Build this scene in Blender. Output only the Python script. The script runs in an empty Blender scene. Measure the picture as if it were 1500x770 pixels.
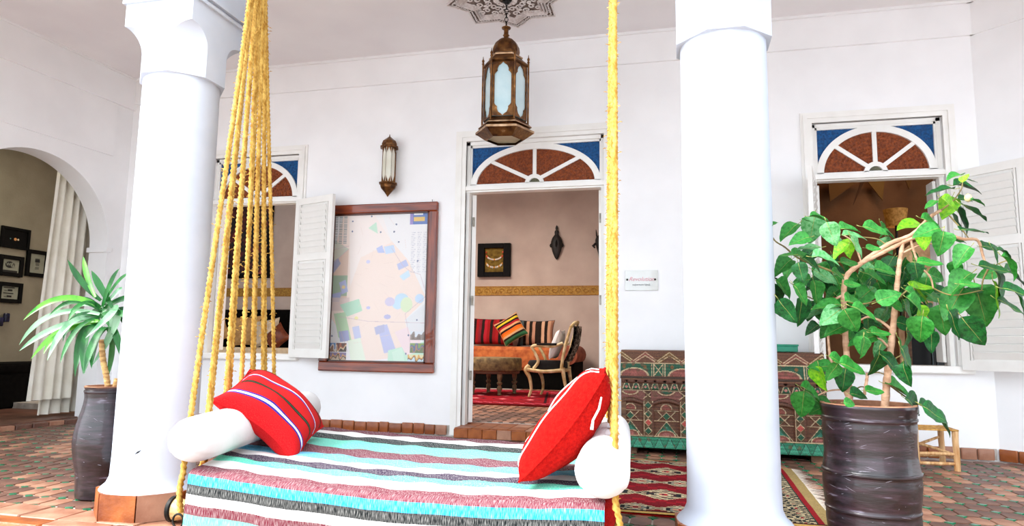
import bpy, math, random
import numpy as np
from mathutils import Vector, Matrix

random.seed(7); rng = np.random.default_rng(7)
SC = bpy.context.scene
COL = SC.collection
PI = math.pi

# ------------------------------------------------------------------ camera
CAM_H = .767
F_PX = 990.0
YAW, PITCH, ROLL = math.radians(-13.75), math.radians(6.9), math.radians(.77)
def cam_axes():
    cy, sy = math.cos(YAW), math.sin(YAW)
    f = Vector((sy, cy, 0)); r = Vector((cy, -sy, 0)); u = Vector((0, 0, 1))
    f2 = f*math.cos(PITCH) + u*math.sin(PITCH); u2 = u*math.cos(PITCH) - f*math.sin(PITCH)
    r3 = r*math.cos(ROLL) + u2*math.sin(ROLL); u3 = u2*math.cos(ROLL) - r*math.sin(ROLL)
    return r3, u3, f2
CR, CU, CF = cam_axes()
cam = bpy.data.cameras.new('camera'); cam_o = bpy.data.objects.new('camera', cam); COL.objects.link(cam_o)
cam.sensor_width = 36; cam.lens = F_PX/1500*36; cam.clip_start = .05; cam.clip_end = 200
cam_o.matrix_world = Matrix(((CR.x, CU.x, -CF.x, 0), (CR.y, CU.y, -CF.y, 0), (CR.z, CU.z, -CF.z, CAM_H), (0, 0, 0, 1)))
SC.camera = cam_o

# ------------------------------------------------------------------ world, sun, added fill lights, exposure
w = bpy.data.worlds.new('courtyard_sky'); SC.world = w; w.use_nodes = True
nt = w.node_tree; nt.nodes.clear()
bg = nt.nodes.new('ShaderNodeBackground'); out = nt.nodes.new('ShaderNodeOutputWorld')
bg.inputs[0].default_value = (.82, .91, 1.0, 1); bg.inputs[1].default_value = 1.2
nt.links.new(bg.outputs[0], out.inputs[0])
def sun(name, rx, rz, energy, angle, color):
    l = bpy.data.lights.new(name, 'SUN'); l.energy = energy; l.angle = math.radians(angle); l.color = color
    o = bpy.data.objects.new(name, l); COL.objects.link(o); o.rotation_euler = (math.radians(rx), 0, math.radians(rz)); return o
sun('sun', 48, -62, 1.9, 30, (1, .98, .95))
def area(name, loc, rot, size, energy, color, sy=None):
    l = bpy.data.lights.new(name, 'AREA'); l.energy = energy; l.size = size; l.color = color
    if sy: l.shape = 'RECTANGLE'; l.size_y = sy
    o = bpy.data.objects.new(name, l); COL.objects.link(o); o.location = loc; o.rotation_euler = rot; return o
area('salon_fill_light', (-3.3, 8.4, 3.3), (0, 0, 0), 1.6, 54, (1, .86, .76))  # unseen fill under the salon ceiling, added to brighten the room
area('bedroom_fill_light', (2.2, 7.6, 3.2), (0, 0, 0), .6, 2.2, (1, .62, .36))  # weak warm fill added in the bedroom, no fixture there
area('side_room_fill_light', (-6.6, 5.0, 3.0), (0, 0, 0), .8, 5.5, (1, .93, .76))  # small fill added inside the side room, no fixture there
SC.view_settings.view_transform = 'Standard'; SC.view_settings.look = 'None'
SC.view_settings.exposure = 1.85; SC.view_settings.gamma = 1; SC.view_settings.use_curve_mapping = False

# ------------------------------------------------------------------ measuring helpers: a pixel of the photo onto a plane of the place
def ray(px, py):
    return CR*((px-750)/F_PX) - CU*((py-385)/F_PX) + CF
def at_wall(px, py, Y):
    d = ray(px, py); return d*(Y/d.y) + Vector((0, 0, CAM_H))
def at_floor(px, py, z=0):
    d = ray(px, py); return d*((z-CAM_H)/d.z) + Vector((0, 0, CAM_H))
def proj(p):
    q = Vector(p) - Vector((0, 0, CAM_H)); z = q.dot(CF)
    return 750 + F_PX*q.dot(CR)/z, 385 - F_PX*q.dot(CU)/z, z

# ------------------------------------------------------------------ colours and materials
def hx(s):
    s = s.lstrip('#'); v = [int(s[i:i+2], 16)/255 for i in (0, 2, 4)]
    return tuple(c/12.92 if c <= .04045 else ((c+.055)/1.055)**2.4 for c in v)
def mat(name, c1, c2=None, scale=8, rough=.6, metal=0, bump=0, bscale=60, coord='Object', stretch=(1, 1, 1), lo=.35, hi=.65,
        spec=.5, alpha=1, trans=0, sss=0, third=None, coat=0, emit=None):
    m = bpy.data.materials.new(name); m.use_nodes = True; n = m.node_tree.nodes; L = m.node_tree.links
    b = n['Principled BSDF']; b.inputs['Roughness'].default_value = rough; b.inputs['Metallic'].default_value = metal
    b.inputs['Specular IOR Level'].default_value = spec; b.inputs['Coat Weight'].default_value = coat
    b.inputs['Transmission Weight'].default_value = trans; b.inputs['Alpha'].default_value = alpha
    if isinstance(c1, str): c1 = hx(c1)
    if isinstance(c2, str): c2 = hx(c2)
    b.inputs['Base Color'].default_value = (*c1, 1)
    tc = n.new('ShaderNodeTexCoord'); mp = n.new('ShaderNodeMapping'); L.new(tc.outputs[coord], mp.inputs[0]); mp.inputs['Scale'].default_value = stretch
    if c2:
        no = n.new('ShaderNodeTexNoise'); no.inputs['Scale'].default_value = scale; no.inputs['Detail'].default_value = 6
        L.new(mp.outputs[0], no.inputs['Vector'])
        r = n.new('ShaderNodeValToRGB'); r.color_ramp.elements[0].position = lo; r.color_ramp.elements[1].position = hi
        r.color_ramp.elements[0].color = (*c1, 1); r.color_ramp.elements[1].color = (*c2, 1)
        if third:
            e = r.color_ramp.elements.new(min(.98, hi+.12)); e.color = (*(hx(third) if isinstance(third, str) else third), 1)
        L.new(no.outputs[0], r.inputs[0]); L.new(r.outputs[0], b.inputs['Base Color'])
    if bump:
        nb = n.new('ShaderNodeTexNoise'); nb.inputs['Scale'].default_value = bscale; nb.inputs['Detail'].default_value = 4
        L.new(mp.outputs[0], nb.inputs['Vector'])
        bp = n.new('ShaderNodeBump'); bp.inputs['Strength'].default_value = bump; bp.inputs['Distance'].default_value = .01
        L.new(nb.outputs[0], bp.inputs['Height']); L.new(bp.outputs[0], b.inputs['Normal'])
    if emit:
        b.inputs['Emission Color'].default_value = (*hx(emit[0]), 1); b.inputs['Emission Strength'].default_value = emit[1]
    return m
def attr_mat(name, rough=.7, bump=.15, bscale=250, spec=.4, coat=0):
    m = mat(name, (1, 1, 1), rough=rough, bump=bump, bscale=bscale, spec=spec, coat=coat); n = m.node_tree.nodes
    a = n.new('ShaderNodeAttribute'); a.attribute_name = 'Col'
    m.node_tree.links.new(a.outputs['Color'], n['Principled BSDF'].inputs['Base Color']); return m
def stripe_mat(name, stripes, axis=1, total=1.0, slub=.0, sx=300, sy=14, rough=.85, bump=.3, slubcol='#f4f1ea'):
    """stripes: list of (start 0..1, colour) along one UV axis; slub = share of pale threads"""
    m = mat(name, (1, 1, 1), rough=rough, spec=.15); n = m.node_tree.nodes; L = m.node_tree.links; b = n['Principled BSDF']
    uv = n.new('ShaderNodeTexCoord'); s = n.new('ShaderNodeSeparateXYZ'); L.new(uv.outputs['UV'], s.inputs[0])
    r = n.new('ShaderNodeValToRGB'); r.color_ramp.interpolation = 'CONSTANT'; els = r.color_ramp.elements
    wob = n.new('ShaderNodeTexNoise'); wob.inputs['Scale'].default_value = 6; L.new(uv.outputs['UV'], wob.inputs['Vector'])
    ma = n.new('ShaderNodeMath'); ma.operation = 'MULTIPLY_ADD'; L.new(wob.outputs[0], ma.inputs[0]); ma.inputs[1].default_value = .012; L.new(s.outputs[axis], ma.inputs[2])
    sb = n.new('ShaderNodeMath'); sb.operation = 'SUBTRACT'; L.new(ma.outputs[0], sb.inputs[0]); sb.inputs[1].default_value = .006
    L.new(sb.outputs[0], r.inputs[0])
    els[0].position = 0; els[0].color = (*hx(stripes[0][1]), 1)
    els[1].position = min(.999, stripes[1][0]); els[1].color = (*hx(stripes[1][1]), 1)
    for p, c in stripes[2:]:
        e = els.new(min(.9995, p)); e.color = (*hx(c), 1)
    no = n.new('ShaderNodeTexNoise'); no.inputs['Scale'].default_value = 1; no.inputs['Detail'].default_value = 3
    mp = n.new('ShaderNodeMapping'); mp.inputs['Scale'].default_value = (sx, sy, 1); L.new(uv.outputs['UV'], mp.inputs[0]); L.new(mp.outputs[0], no.inputs['Vector'])
    r2 = n.new('ShaderNodeValToRGB'); r2.color_ramp.elements[0].position = .46; r2.color_ramp.elements[1].position = .72
    r2.color_ramp.elements[0].color = (0, 0, 0, 1); r2.color_ramp.elements[1].color = (slub, slub, slub, 1)
    L.new(no.outputs[0], r2.inputs[0])
    mx = n.new('ShaderNodeMix'); mx.data_type = 'RGBA'; L.new(r2.outputs[0], mx.inputs[0]); L.new(r.outputs[0], mx.inputs[6]); mx.inputs[7].default_value = (*hx(slubcol), 1)
    L.new(mx.outputs[2], b.inputs['Base Color'])
    bp = n.new('ShaderNodeBump'); bp.inputs['Strength'].default_value = bump; bp.inputs['Distance'].default_value = .004
    L.new(no.outputs[0], bp.inputs['Height']); L.new(bp.outputs[0], b.inputs['Normal'])
    return m

# ------------------------------------------------------------------ mesh builder
class MB:
    def __init__(s): s.v = []; s.f = []; s.uv = []
    def add(s, vs, fs, M=None):
        k = len(s.v)
        for p in vs:
            p = Vector(p); s.v.append(tuple(M @ p) if M else tuple(p))
        s.f += [tuple(i+k for i in f) for f in fs]; return s
    def box(s, c, size, rz=0, M=None, bev=0):
        x, y, z = (q/2 for q in size)
        if bev:
            b = min(bev, x*.49, y*.49, z*.49)
            def oct(i, zz): return [(-x+b+i*0, -y+i, zz), (x-b, -y+i, zz), (x-i, -y+b, zz), (x-i, y-b, zz), (x-b, y-i, zz), (-x+b, y-i, zz), (-x+i, y-b, zz), (-x+i, -y+b, zz)]
            rings = [oct(b*.6, -z), oct(0, -z+b), oct(0, z-b), oct(b*.6, z)]
            vs = [p for r in rings for p in r]; fs = [tuple(range(7, -1, -1)), tuple(range(24, 32))]
            for k in range(3):
                for j in range(8): fs.append((k*8+j, k*8+(j+1) % 8, (k+1)*8+(j+1) % 8, (k+1)*8+j))
        else:
            vs = [(-x, -y, -z), (x, -y, -z), (x, y, -z), (-x, y, -z), (-x, -y, z), (x, -y, z), (x, y, z), (-x, y, z)]
            fs = [(3, 2, 1, 0), (4, 5, 6, 7), (0, 1, 5, 4), (1, 2, 6, 5), (2, 3, 7, 6), (3, 0, 4, 7)]
        T = Matrix.Translation(c) @ Matrix.Rotation(rz, 4, 'Z')
        return s.add(vs, fs, (M @ T) if M else T)
    def b2(s, x0, x1, y0, y1, z0, z1, bev=0):
        return s.box(((x0+x1)/2, (y0+y1)/2, (z0+z1)/2), (x1-x0, y1-y0, z1-z0), bev=bev)
    def lathe(s, prof, c=(0, 0, 0), n=32, M=None, a0=0, cap=True):
        vs = []; fs = []
        for r, z in prof:
            for j in range(n):
                a = a0+2*PI*j/n; vs.append((c[0]+r*math.cos(a), c[1]+r*math.sin(a), c[2]+z))
        for k in range(len(prof)-1):
            for j in range(n): fs.append((k*n+j, k*n+(j+1) % n, (k+1)*n+(j+1) % n, (k+1)*n+j))
        if cap:
            fs.append(tuple(range(n-1, -1, -1))); fs.append(tuple(range((len(prof)-1)*n, len(prof)*n)))
        return s.add(vs, fs, M)
    def tube(s, pts, r, n=8, M=None, cap=True, twist=None):
        pts = [Vector(p) for p in pts]; N = len(pts)
        rs = r if isinstance(r, (list, tuple)) else [r]*N
        vs = []; fs = []; up = None
        for i, p in enumerate(pts):
            t = (pts[min(i+1, N-1)] - pts[max(i-1, 0)]).normalized()
            if up is None:
                up = Vector((0, 0, 1)) if abs(t.z) < .9 else Vector((1, 0, 0))
            a = t.cross(up).normalized(); b = a.cross(t).normalized(); up = b
            for j in range(n):
                an = 2*PI*j/n; rr = rs[i]
                if twist: rr *= 1+.24*math.cos(3*(an-twist*i))
                vs.append(p + a*math.cos(an)*rr + b*math.sin(an)*rr)
        for k in range(N-1):
            for j in range(n): fs.append((k*n+j, k*n+(j+1) % n, (k+1)*n+(j+1) % n, (k+1)*n+j))
        if cap: fs.append(tuple(range(n-1, -1, -1))); fs.append(tuple(range((N-1)*n, N*n)))
        return s.add(vs, fs, M)
    def grid(s, fn, nu, nv, M=None, wu=False, uv=None):
        """fn(u,v) -> point, u,v in 0..1"""
        k0 = len(s.f)
        vs = [fn(i/(nu if wu else nu), j/nv) for j in range(nv+1) for i in range(nu if wu else nu+1)]
        w_ = nu if wu else nu+1; fs = []; uvs = []
        for j in range(nv):
            for i in range(nu):
                i1 = (i+1) % w_; fs.append((j*w_+i, j*w_+i1, (j+1)*w_+i1, (j+1)*w_+i))
                uvs.append([(i/nu, j/nv), ((i+1)/nu, j/nv), ((i+1)/nu, (j+1)/nv), (i/nu, (j+1)/nv)])
        while len(s.uv) < k0: s.uv.append(None)
        s.uv += uvs
        return s.add(vs, fs, M)
    def poly(s, pts2, y0, y1, to3=None, M=None):
        """prism from a convex-or-not 2D outline (x,z) between y0 and y1"""
        to3 = to3 or (lambda x, z, y: (x, y, z)); n = len(pts2)
        vs = [to3(x, z, y0) for x, z in pts2] + [to3(x, z, y1) for x, z in pts2]
        fs = [tuple(range(n)), tuple(range(2*n-1, n-1, -1))] + [(i, i+n, (i+1) % n+n, (i+1) % n) for i in range(n)]
        return s.add(vs, fs, M)
    def strip(s, A, B, y0, y1, to3=None, M=None):
        """solid band between two equal-length 2D polylines"""
        to3 = to3 or (lambda x, z, y: (x, y, z)); n = len(A)
        vs = [to3(*p, y0) for p in A]+[to3(*p, y0) for p in B]+[to3(*p, y1) for p in A]+[to3(*p, y1) for p in B]
        fs = []
        for i in range(n-1):
            fs += [(i, i+1, n+i+1, n+i), (2*n+i, 3*n+i, 3*n+i+1, 2*n+i+1), (i, 2*n+i, 2*n+i+1, i+1), (n+i, n+i+1, 3*n+i+1, 3*n+i)]
        fs += [(0, n, 3*n, 2*n), (n-1, 3*n-1, 4*n-1, 2*n-1)]
        return s.add(vs, fs, M)
    def mesh(s, name, m, smooth=False, origin=(0, 0, 0), fixn=True):
        me = bpy.data.meshes.new(name); o = Vector(origin)
        me.from_pydata([tuple(Vector(p)-o) for p in s.v], [], s.f)
        if s.uv:
            ul = me.uv_layers.new(name='UVMap'); 
            for pi, p in enumerate(me.polygons):
                if pi < len(s.uv) and s.uv[pi]:
                    for q, li in enumerate(p.loop_indices): ul.data[li].uv = s.uv[pi][q]
        if fixn:
            import bmesh
            bm = bmesh.new(); bm.from_mesh(me); bmesh.ops.recalc_face_normals(bm, faces=bm.faces); bm.to_mesh(me); bm.free()
        if smooth is True: me.polygons.foreach_set('use_smooth', [True]*len(me.polygons))
        elif smooth:
            me.polygons.foreach_set('use_smooth', [True]*len(me.polygons)); me.set_sharp_from_angle(angle=math.radians(smooth))
        me.materials.append(m); me.update(); return me
    def build(s, name, m, parent=None, smooth=False, label=None, fixn=True):
        o = Vector((0, 0, 0)); p = parent
        if parent is not None: o = parent['_o'] if '_o' in parent else (0, 0, 0)
        me = s.mesh(name, m, smooth, o, fixn); ob = bpy.data.objects.new(name, me); COL.objects.link(ob)
        if parent is not None: ob.parent = parent; ob['_o'] = [float(q) for q in o]
        if label: ob['label'] = label
        return ob
def tag(o, label=None, cat=None, group=None, kind=None):
    if label: o['label'] = label
    if cat: o['category'] = cat
    if group: o['group'] = group
    if kind: o['kind'] = kind
    return o
def thing(name, label, cat, loc=(0, 0, 0), group=None, kind=None):
    o = bpy.data.objects.new(name, None); COL.objects.link(o); o.location = loc; o['_o'] = [float(q) for q in loc]
    o.empty_display_size = .05
    return tag(o, label, cat, group, kind)
def inst(name, me, parent, loc=(0, 0, 0), M=None, label=None):
    """another object on a shared mesh; loc in world space"""
    o = bpy.data.objects.new(name, me); COL.objects.link(o)
    if parent is not None: o.parent = parent
    off = Vector(parent['_o']) if parent is not None else Vector((0, 0, 0))
    if M is None: o.location = Vector(loc)-off
    else: o.matrix_local = Matrix.Translation(-off) @ M
    if label: o['label'] = label
    return o
def copy_tree(o, parent=None):
    c = o.copy(); COL.objects.link(c)
    if parent is not None: c.parent = parent; c.matrix_parent_inverse = o.matrix_parent_inverse
    for ch in list(o.children): copy_tree(ch, c)
    return c
def basis(c, ax, ay, n=None):
    ax = Vector(ax).normalized(); ay = Vector(ay); ay = (ay-ax*ax.dot(ay)).normalized(); az = ax.cross(ay)
    return Matrix(((ax.x, ay.x, az.x, c[0]), (ax.y, ay.y, az.y, c[1]), (ax.z, ay.z, az.z, c[2]), (0, 0, 0, 1)))
def colour_sheet(name, m, P, C, parent=None, smooth=False):
    """P (nu+1,nv+1,3) points, C (nu,nv,3) linear colour of every face"""
    nu, nv = C.shape[:2]; P = np.asarray(P, float); off = np.array(parent['_o'] if parent is not None else (0, 0, 0))
    V = (P.reshape(-1, 3)-off); idx = np.arange((nu+1)*(nv+1)).reshape(nu+1, nv+1)
    Fc = np.stack([idx[:-1, :-1], idx[1:, :-1], idx[1:, 1:], idx[:-1, 1:]], -1).reshape(-1, 4)
    me = bpy.data.meshes.new(name); me.vertices.add(len(V)); me.vertices.foreach_set('co', V.ravel())
    me.loops.add(Fc.size); me.loops.foreach_set('vertex_index', Fc.ravel())
    me.polygons.add(len(Fc)); me.polygons.foreach_set('loop_start', np.arange(len(Fc))*4)
    a = me.attributes.new('Col', 'FLOAT_COLOR', 'FACE')
    a.data.foreach_set('color', np.concatenate([C.reshape(-1, 3), np.ones((len(Fc), 1))], 1).ravel())
    me.materials.append(m); me.update(); me.validate()
    if smooth: me.polygons.foreach_set('use_smooth', [True]*len(Fc))
    o = bpy.data.objects.new(name, me); COL.objects.link(o)
    if parent is not None: o.parent = parent; o['_o'] = [float(q) for q in off]
    return o
# ------------------------------------------------------------------ materials of the place
PLASTER = mat('white_plaster', '#f3f2f2', '#f9f8f8', scale=2.5, rough=.75, bump=.08, bscale=14)
CEILM = mat('ceiling_plaster', '#ece8ea', '#f3f0f1', scale=1.5, rough=.85, bump=.05, bscale=8)
TRIMW = mat('white_gloss_paint', '#efece6', '#f6f4ef', scale=5, rough=.38, bump=.05, bscale=25)
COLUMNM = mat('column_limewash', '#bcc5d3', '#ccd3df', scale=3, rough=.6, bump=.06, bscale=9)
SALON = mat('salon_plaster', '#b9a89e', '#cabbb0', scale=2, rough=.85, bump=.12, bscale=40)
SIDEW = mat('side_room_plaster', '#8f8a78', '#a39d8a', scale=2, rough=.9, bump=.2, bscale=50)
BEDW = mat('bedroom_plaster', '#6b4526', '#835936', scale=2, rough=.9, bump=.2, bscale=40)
TERRA = mat('terracotta_tile', '#523428', '#7c5444', scale=5, rough=.5, bump=.25, bscale=50, third='#94745e')
TERRA2 = mat('warm_terracotta_brick', '#7a3810', '#a85c26', scale=9, rough=.4, bump=.25, bscale=50, third='#b87c46')
TERRA3 = mat('pale_terracotta_tile', '#8c5840', '#b5856a', scale=7, rough=.5, bump=.25, bscale=40)
GREENT = mat('green_glazed_tile', '#0a5436', '#2c8a60', scale=20, rough=.2, bump=.1)
GROUT = mat('grout', '#aaa096', '#d3cbc2', scale=12, rough=.9, bump=.2)
GOLDB = mat('ochre_border', '#8a5f12', '#b58a2c', scale=40, rough=.6, bump=.1)

def shell(name, m, label, cat, build, smooth=False):
    b = MB(); build(b); o = b.build(name, m, None, smooth); return tag(o, label, cat, kind='structure')

CEIL = 3.43; LEDGE = 3.155; YB = 5.6; XL = -5.5; XR = 2.21
# wall with rectangular holes, thickness d, in any vertical plane
def holed(b, x0, x1, z0, z1, holes, y0, y1):
    xs = sorted({x0, x1, *[q for h in holes for q in h[:2]]}); zs = sorted({z0, z1, *[q for h in holes for q in h[2:]]})
    solid = lambda i, k: 0 <= i < len(xs)-1 and 0 <= k < len(zs)-1 and not any(h[0] <= (xs[i]+xs[i+1])/2 <= h[1] and h[2] <= (zs[k]+zs[k+1])/2 <= h[3] for h in holes)
    for i in range(len(xs)-1):
        for k in range(len(zs)-1):
            if not solid(i, k): continue
            a, c, e, f = xs[i], xs[i+1], zs[k], zs[k+1]
            for y in (y0, y1): b.add([(a, y, e), (c, y, e), (c, y, f), (a, y, f)], [(0, 1, 2, 3) if y == y0 else (3, 2, 1, 0)])
            if not solid(i-1, k): b.add([(a, y0, e), (a, y0, f), (a, y1, f), (a, y1, e)], [(0, 1, 2, 3)])
            if not solid(i+1, k): b.add([(c, y0, e), (c, y1, e), (c, y1, f), (c, y0, f)], [(0, 1, 2, 3)])
            if not solid(i, k-1): b.add([(a, y0, e), (a, y1, e), (c, y1, e), (c, y0, e)], [(0, 1, 2, 3)])
            if not solid(i, k+1): b.add([(a, y0, f), (c, y0, f), (c, y1, f), (a, y1, f)], [(0, 1, 2, 3)])
HOLES = [(-4.40, -3.46, .645, 2.54), (-1.80, -.58, -.2, 2.56), (1.06, 1.98, .645, 2.54)]
bw = MB(); holed(bw, XL-.2, XR+.05, -.25, CEIL+.02, HOLES, YB, YB+.25)
back = bw.build('wall_back', PLASTER, None, False, fixn=False)
tag(back, 'long white plastered back wall of the gallery with a door and two windows', 'wall', kind='structure')
# the fine ledge under the ceiling and the bead against it
def upper_band(b):
    b.b2(XL-.1, XR+.02, YB-.024, YB, LEDGE, CEIL)
    b.b2(XL-.1, XR+.02, YB-.044, YB, CEIL-.022, CEIL)
shell('trim_1', PLASTER, 'shallow raised plaster band along the top of the back wall', 'cornice', upper_band)
# ceiling
shell('ceiling', CEILM, 'plain plastered ceiling of the gallery', 'ceiling', lambda b: b.b2(-6.4, 5.2, 2.47, YB+.3, CEIL, CEIL+.2))

# left wall with the arch (plane runs in depth, leaning 3.9 degrees)
LA = math.radians(3.9); LN = Vector((math.cos(LA), -math.sin(LA), 0)); LD = Vector((math.sin(LA), math.cos(LA), 0)); LP = Vector((-5.4, 5.6, 0))
def lp(t, z, d=0):           # t = distance towards the courtyard from the corner, d = thickness away from the gallery
    p = LP - LD*t - LN*d; return (p.x, p.y, z)
AR_T0, AR_T1, AR_Z = .17, 1.67, 1.66; AR_R = (AR_T1-AR_T0)/2
def left_wall(b):
    def face_quad(t0, t1, z0a, z0b, z1):
        vs = [lp(t0, z0a), lp(t1, z0b), lp(t1, z1), lp(t0, z1), lp(t0, z0a, .23), lp(t1, z0b, .23), lp(t1, z1, .23), lp(t0, z1, .23)]
        b.add(vs, [(0, 1, 2, 3), (7, 6, 5, 4), (0, 4, 5, 1)])
    face_quad(-.2, AR_T0, -.1, -.1, CEIL+.02); face_quad(AR_T1, 3.3, -.1, -.1, CEIL+.02)
    N = 40
    def az(t): q = (t-AR_T0-AR_R)/AR_R; return AR_Z + (AR_R*1.02)*math.sqrt(max(0, 1-q*q))
    ts = [AR_T0+AR_R*(1-math.cos(PI*i/N)) for i in range(N+1)]
    for i in range(N): face_quad(ts[i], ts[i+1], az(ts[i]), az(ts[i+1]), CEIL+.02)
    for t in (AR_T0, AR_T1): b.add([lp(t, -.1), lp(t, AR_Z), lp(t, AR_Z, .23), lp(t, -.1, .23)], [(0, 1, 2, 3)])
    b.add([lp(3.3, -.1), lp(3.3, CEIL), lp(3.3, CEIL, .23), lp(3.3, -.1, .23)], [(0, 1, 2, 3)])
shell('wall_left', PLASTER, 'white plastered side wall with a round arch into the dim side room', 'wall', left_wall)
def left_bands(b):
    def bar(t0, t1, z0, z1, d): b.add([lp(t0, z0, -d), lp(t1, z0, -d), lp(t1, z1, -d), lp(t0, z1, -d), lp(t0, z0, .01), lp(t1, z0, .01), lp(t1, z1, .01), lp(t0, z1, .01)],
                                     [(3, 2, 1, 0), (0, 1, 5, 4), (1, 2, 6, 5), (2, 3, 7, 6), (3, 0, 4, 7)])
    bar(.2, 3.3, 2.57, 3.10, .016); bar(-.05, 3.3, 3.10, CEIL, .034); bar(-.05, 3.3, CEIL-.02, CEIL, .05)
    for t in (AR_T0-.03, AR_T1-.01): b.add([lp(t+q[0], q[1], q[2]) for q in ((0, AR_Z-.045, -.02), (.06, AR_Z-.045, -.02), (.06, AR_Z, -.03), (0, AR_Z, -.03), (0, AR_Z-.045, .23), (.06, AR_Z-.045, .23), (.06, AR_Z, .23), (0, AR_Z, .23))],
              [(0, 1, 2, 3), (7, 6, 5, 4), (0, 4, 5, 1), (1, 5, 6, 2), (2, 6, 7, 3), (3, 7, 4, 0)])
shell('trim_2', PLASTER, 'raised plaster bands and arch imposts on the left side wall', 'cornice', left_bands)
# right wall: the chamfered corner
RD = Vector((math.cos(math.radians(40.5)), -math.sin(math.radians(40.5)), 0)); RP = Vector((XR, YB, 0)); RN = Vector((RD.y, -RD.x, 0))
def rp(t, z, d=0):           # d towards the gallery
    p = RP + RD*t + RN*d; return (p.x, p.y, z)
def rbar(b, t0, t1, z0, z1, d0, d1):
    b.add([rp(t0, z0, d0), rp(t1, z0, d0), rp(t1, z1, d0), rp(t0, z1, d0), rp(t0, z0, d1), rp(t1, z0, d1), rp(t1, z1, d1), rp(t0, z1, d1)],
          [(0, 1, 2, 3), (7, 6, 5, 4), (0, 4, 5, 1), (1, 5, 6, 2), (2, 6, 7, 3), (3, 7, 4, 0)])
shell('wall_right', PLASTER, 'white plastered wall turning off at an angle beside the right window', 'wall', lambda b: rbar(b, -.02, 3.6, -.1, CEIL+.02, -.25, 0))
shell('trim_3', PLASTER, 'raised plaster band along the top of the angled right wall', 'cornice', lambda b: (rbar(b, 0, 3.6, LEDGE, CEIL, 0, .016), rbar(b, 0, 3.6, CEIL-.022, CEIL, 0, .034)))

# salon behind the door and the left window; bedroom behind the right window; side room behind the arch
def room(name, m, label, x0, x1, y0, y1, z0, z1, sides='LRBC'):
    def f(b):
        t = .12
        if 'L' in sides: b.b2(x0-t, x0, y0, y1+t, z0, z1)
        if 'R' in sides: b.b2(x1, x1+t, y0, y1+t, z0, z1)
        if 'B' in sides: b.b2(x0, x1, y1, y1+t, z0, z1)
        if 'F' in sides: b.b2(x0, x1, y0-t, y0, z0, z1)
        if 'C' in sides: b.b2(x0-t, x1+t, y0, y1+t, z1, z1+t)
    return shell(name, m, label, 'wall', f)
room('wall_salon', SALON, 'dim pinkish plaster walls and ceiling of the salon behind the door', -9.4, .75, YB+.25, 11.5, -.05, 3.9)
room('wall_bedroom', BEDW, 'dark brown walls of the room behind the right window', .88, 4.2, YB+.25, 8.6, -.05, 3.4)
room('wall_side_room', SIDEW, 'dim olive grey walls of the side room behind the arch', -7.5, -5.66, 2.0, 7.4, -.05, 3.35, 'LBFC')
shell('floor_salon', GROUT, 'tiled floor of the salon behind the open door', 'floor', lambda b: b.b2(-9.4, .75, YB+.24, 11.5, -.08, .09))
shell('floor_bedroom', TERRA, 'floor of the room behind the right window', 'floor', lambda b: b.b2(.8, 4.2, YB+.25, 8.6, -.08, .05))
shell('floor_side_room', TERRA, 'brown floor of the side room beyond the arch', 'floor', lambda b: b.b2(-7.5, -5.6, 2.0, 7.4, -.08, .03))
# salon dado band and dark skirting
t = tag(MB().b2(-9.4, .75, 11.488, 11.5, 1.625, 1.79).build('trim_4', GOLDB), 'ochre patterned border band across the salon wall', 'border', kind='structure')
t['_o'] = [0, 0, 0]
scr = MB()
for i in range(44):
    cx = -6.1+i*.135; s_ = 1 if i % 2 else -1
    pts = [(cx+.05*math.cos(a)*(1-a/9), 11.486, 1.705+s_*.045*math.sin(a)*(1-a/9)) for a in [q*.55 for q in range(11)]]
    scr.tube(pts, .006, 4)
for z in (1.637, 1.777): scr.b2(-9.4, .75, 11.482, 11.489, z-.006, z+.006)
o = scr.build('scrollwork', mat('ochre_scroll', '#8a5a10', '#b07c20', scale=30), t); o['kind'] = 'stuff'
shell('baseboard_salon', mat('dark_skirting', '#2a1c14', '#40291b', scale=8, rough=.5), 'dark skirting at the foot of the salon wall', 'skirting', lambda b: b.b2(-9.4, .75, 11.47, 11.5, .09, .21))

# ------------------------------------------------------------------ floors
FLOOR_Y0 = 2.44
fl = MB().b2(-5.7, 5.2, FLOOR_Y0+.02, YB+.1, -.15, -.008).build('floor', GROUT); fl['_o'] = [0, 0, 0]
tag(fl, 'gallery floor of worn terracotta tiles with small green lozenges', 'floor', kind='structure')
TX, TY = .1, .15
def tile_shape(b, cx, cy, w, d, c, z0, z1):
    w, d = w/2, d/2
    ring = [(-w+c, -d), (w-c, -d), (w, -d+c), (w, d-c), (w-c, d), (-w+c, d), (-w, d-c), (-w, -d+c)]
    b.add([(cx+x, cy+y, z) for z in (z0, z1) for x, y in ring], [(8, 9, 10, 11, 12, 13, 14, 15)]+[(i, (i+1) % 8, (i+1) % 8+8, i+8) for i in range(8)])
def loz(b, cx, cy, w, z0, z1):
    ring = [(-w, 0), (0, -w*.8), (w, 0), (0, w*.8)]
    b.add([(cx+x, cy+y, z) for z in (z0, z1) for x, y in ring], [(4, 5, 6, 7)]+[(i, (i+1) % 4, (i+1) % 4+4, i+4) for i in range(4)])
tb = MB(); tile_shape(tb, 0, 0, TX-.009, TY-.009, .026, -.012, 0); TILE_ME = [tb.mesh('tile', m, fixn=False) for m in (TERRA, TERRA3)]
gb = MB(); loz(gb, 0, 0, .0235, -.012, 0); GREEN_ME = gb.mesh('green_tile', GREENT, fixn=False)
cells = []
nx = int((5.2+5.6)/TX); ny = int((YB-.03-2.62)/TY)
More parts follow.
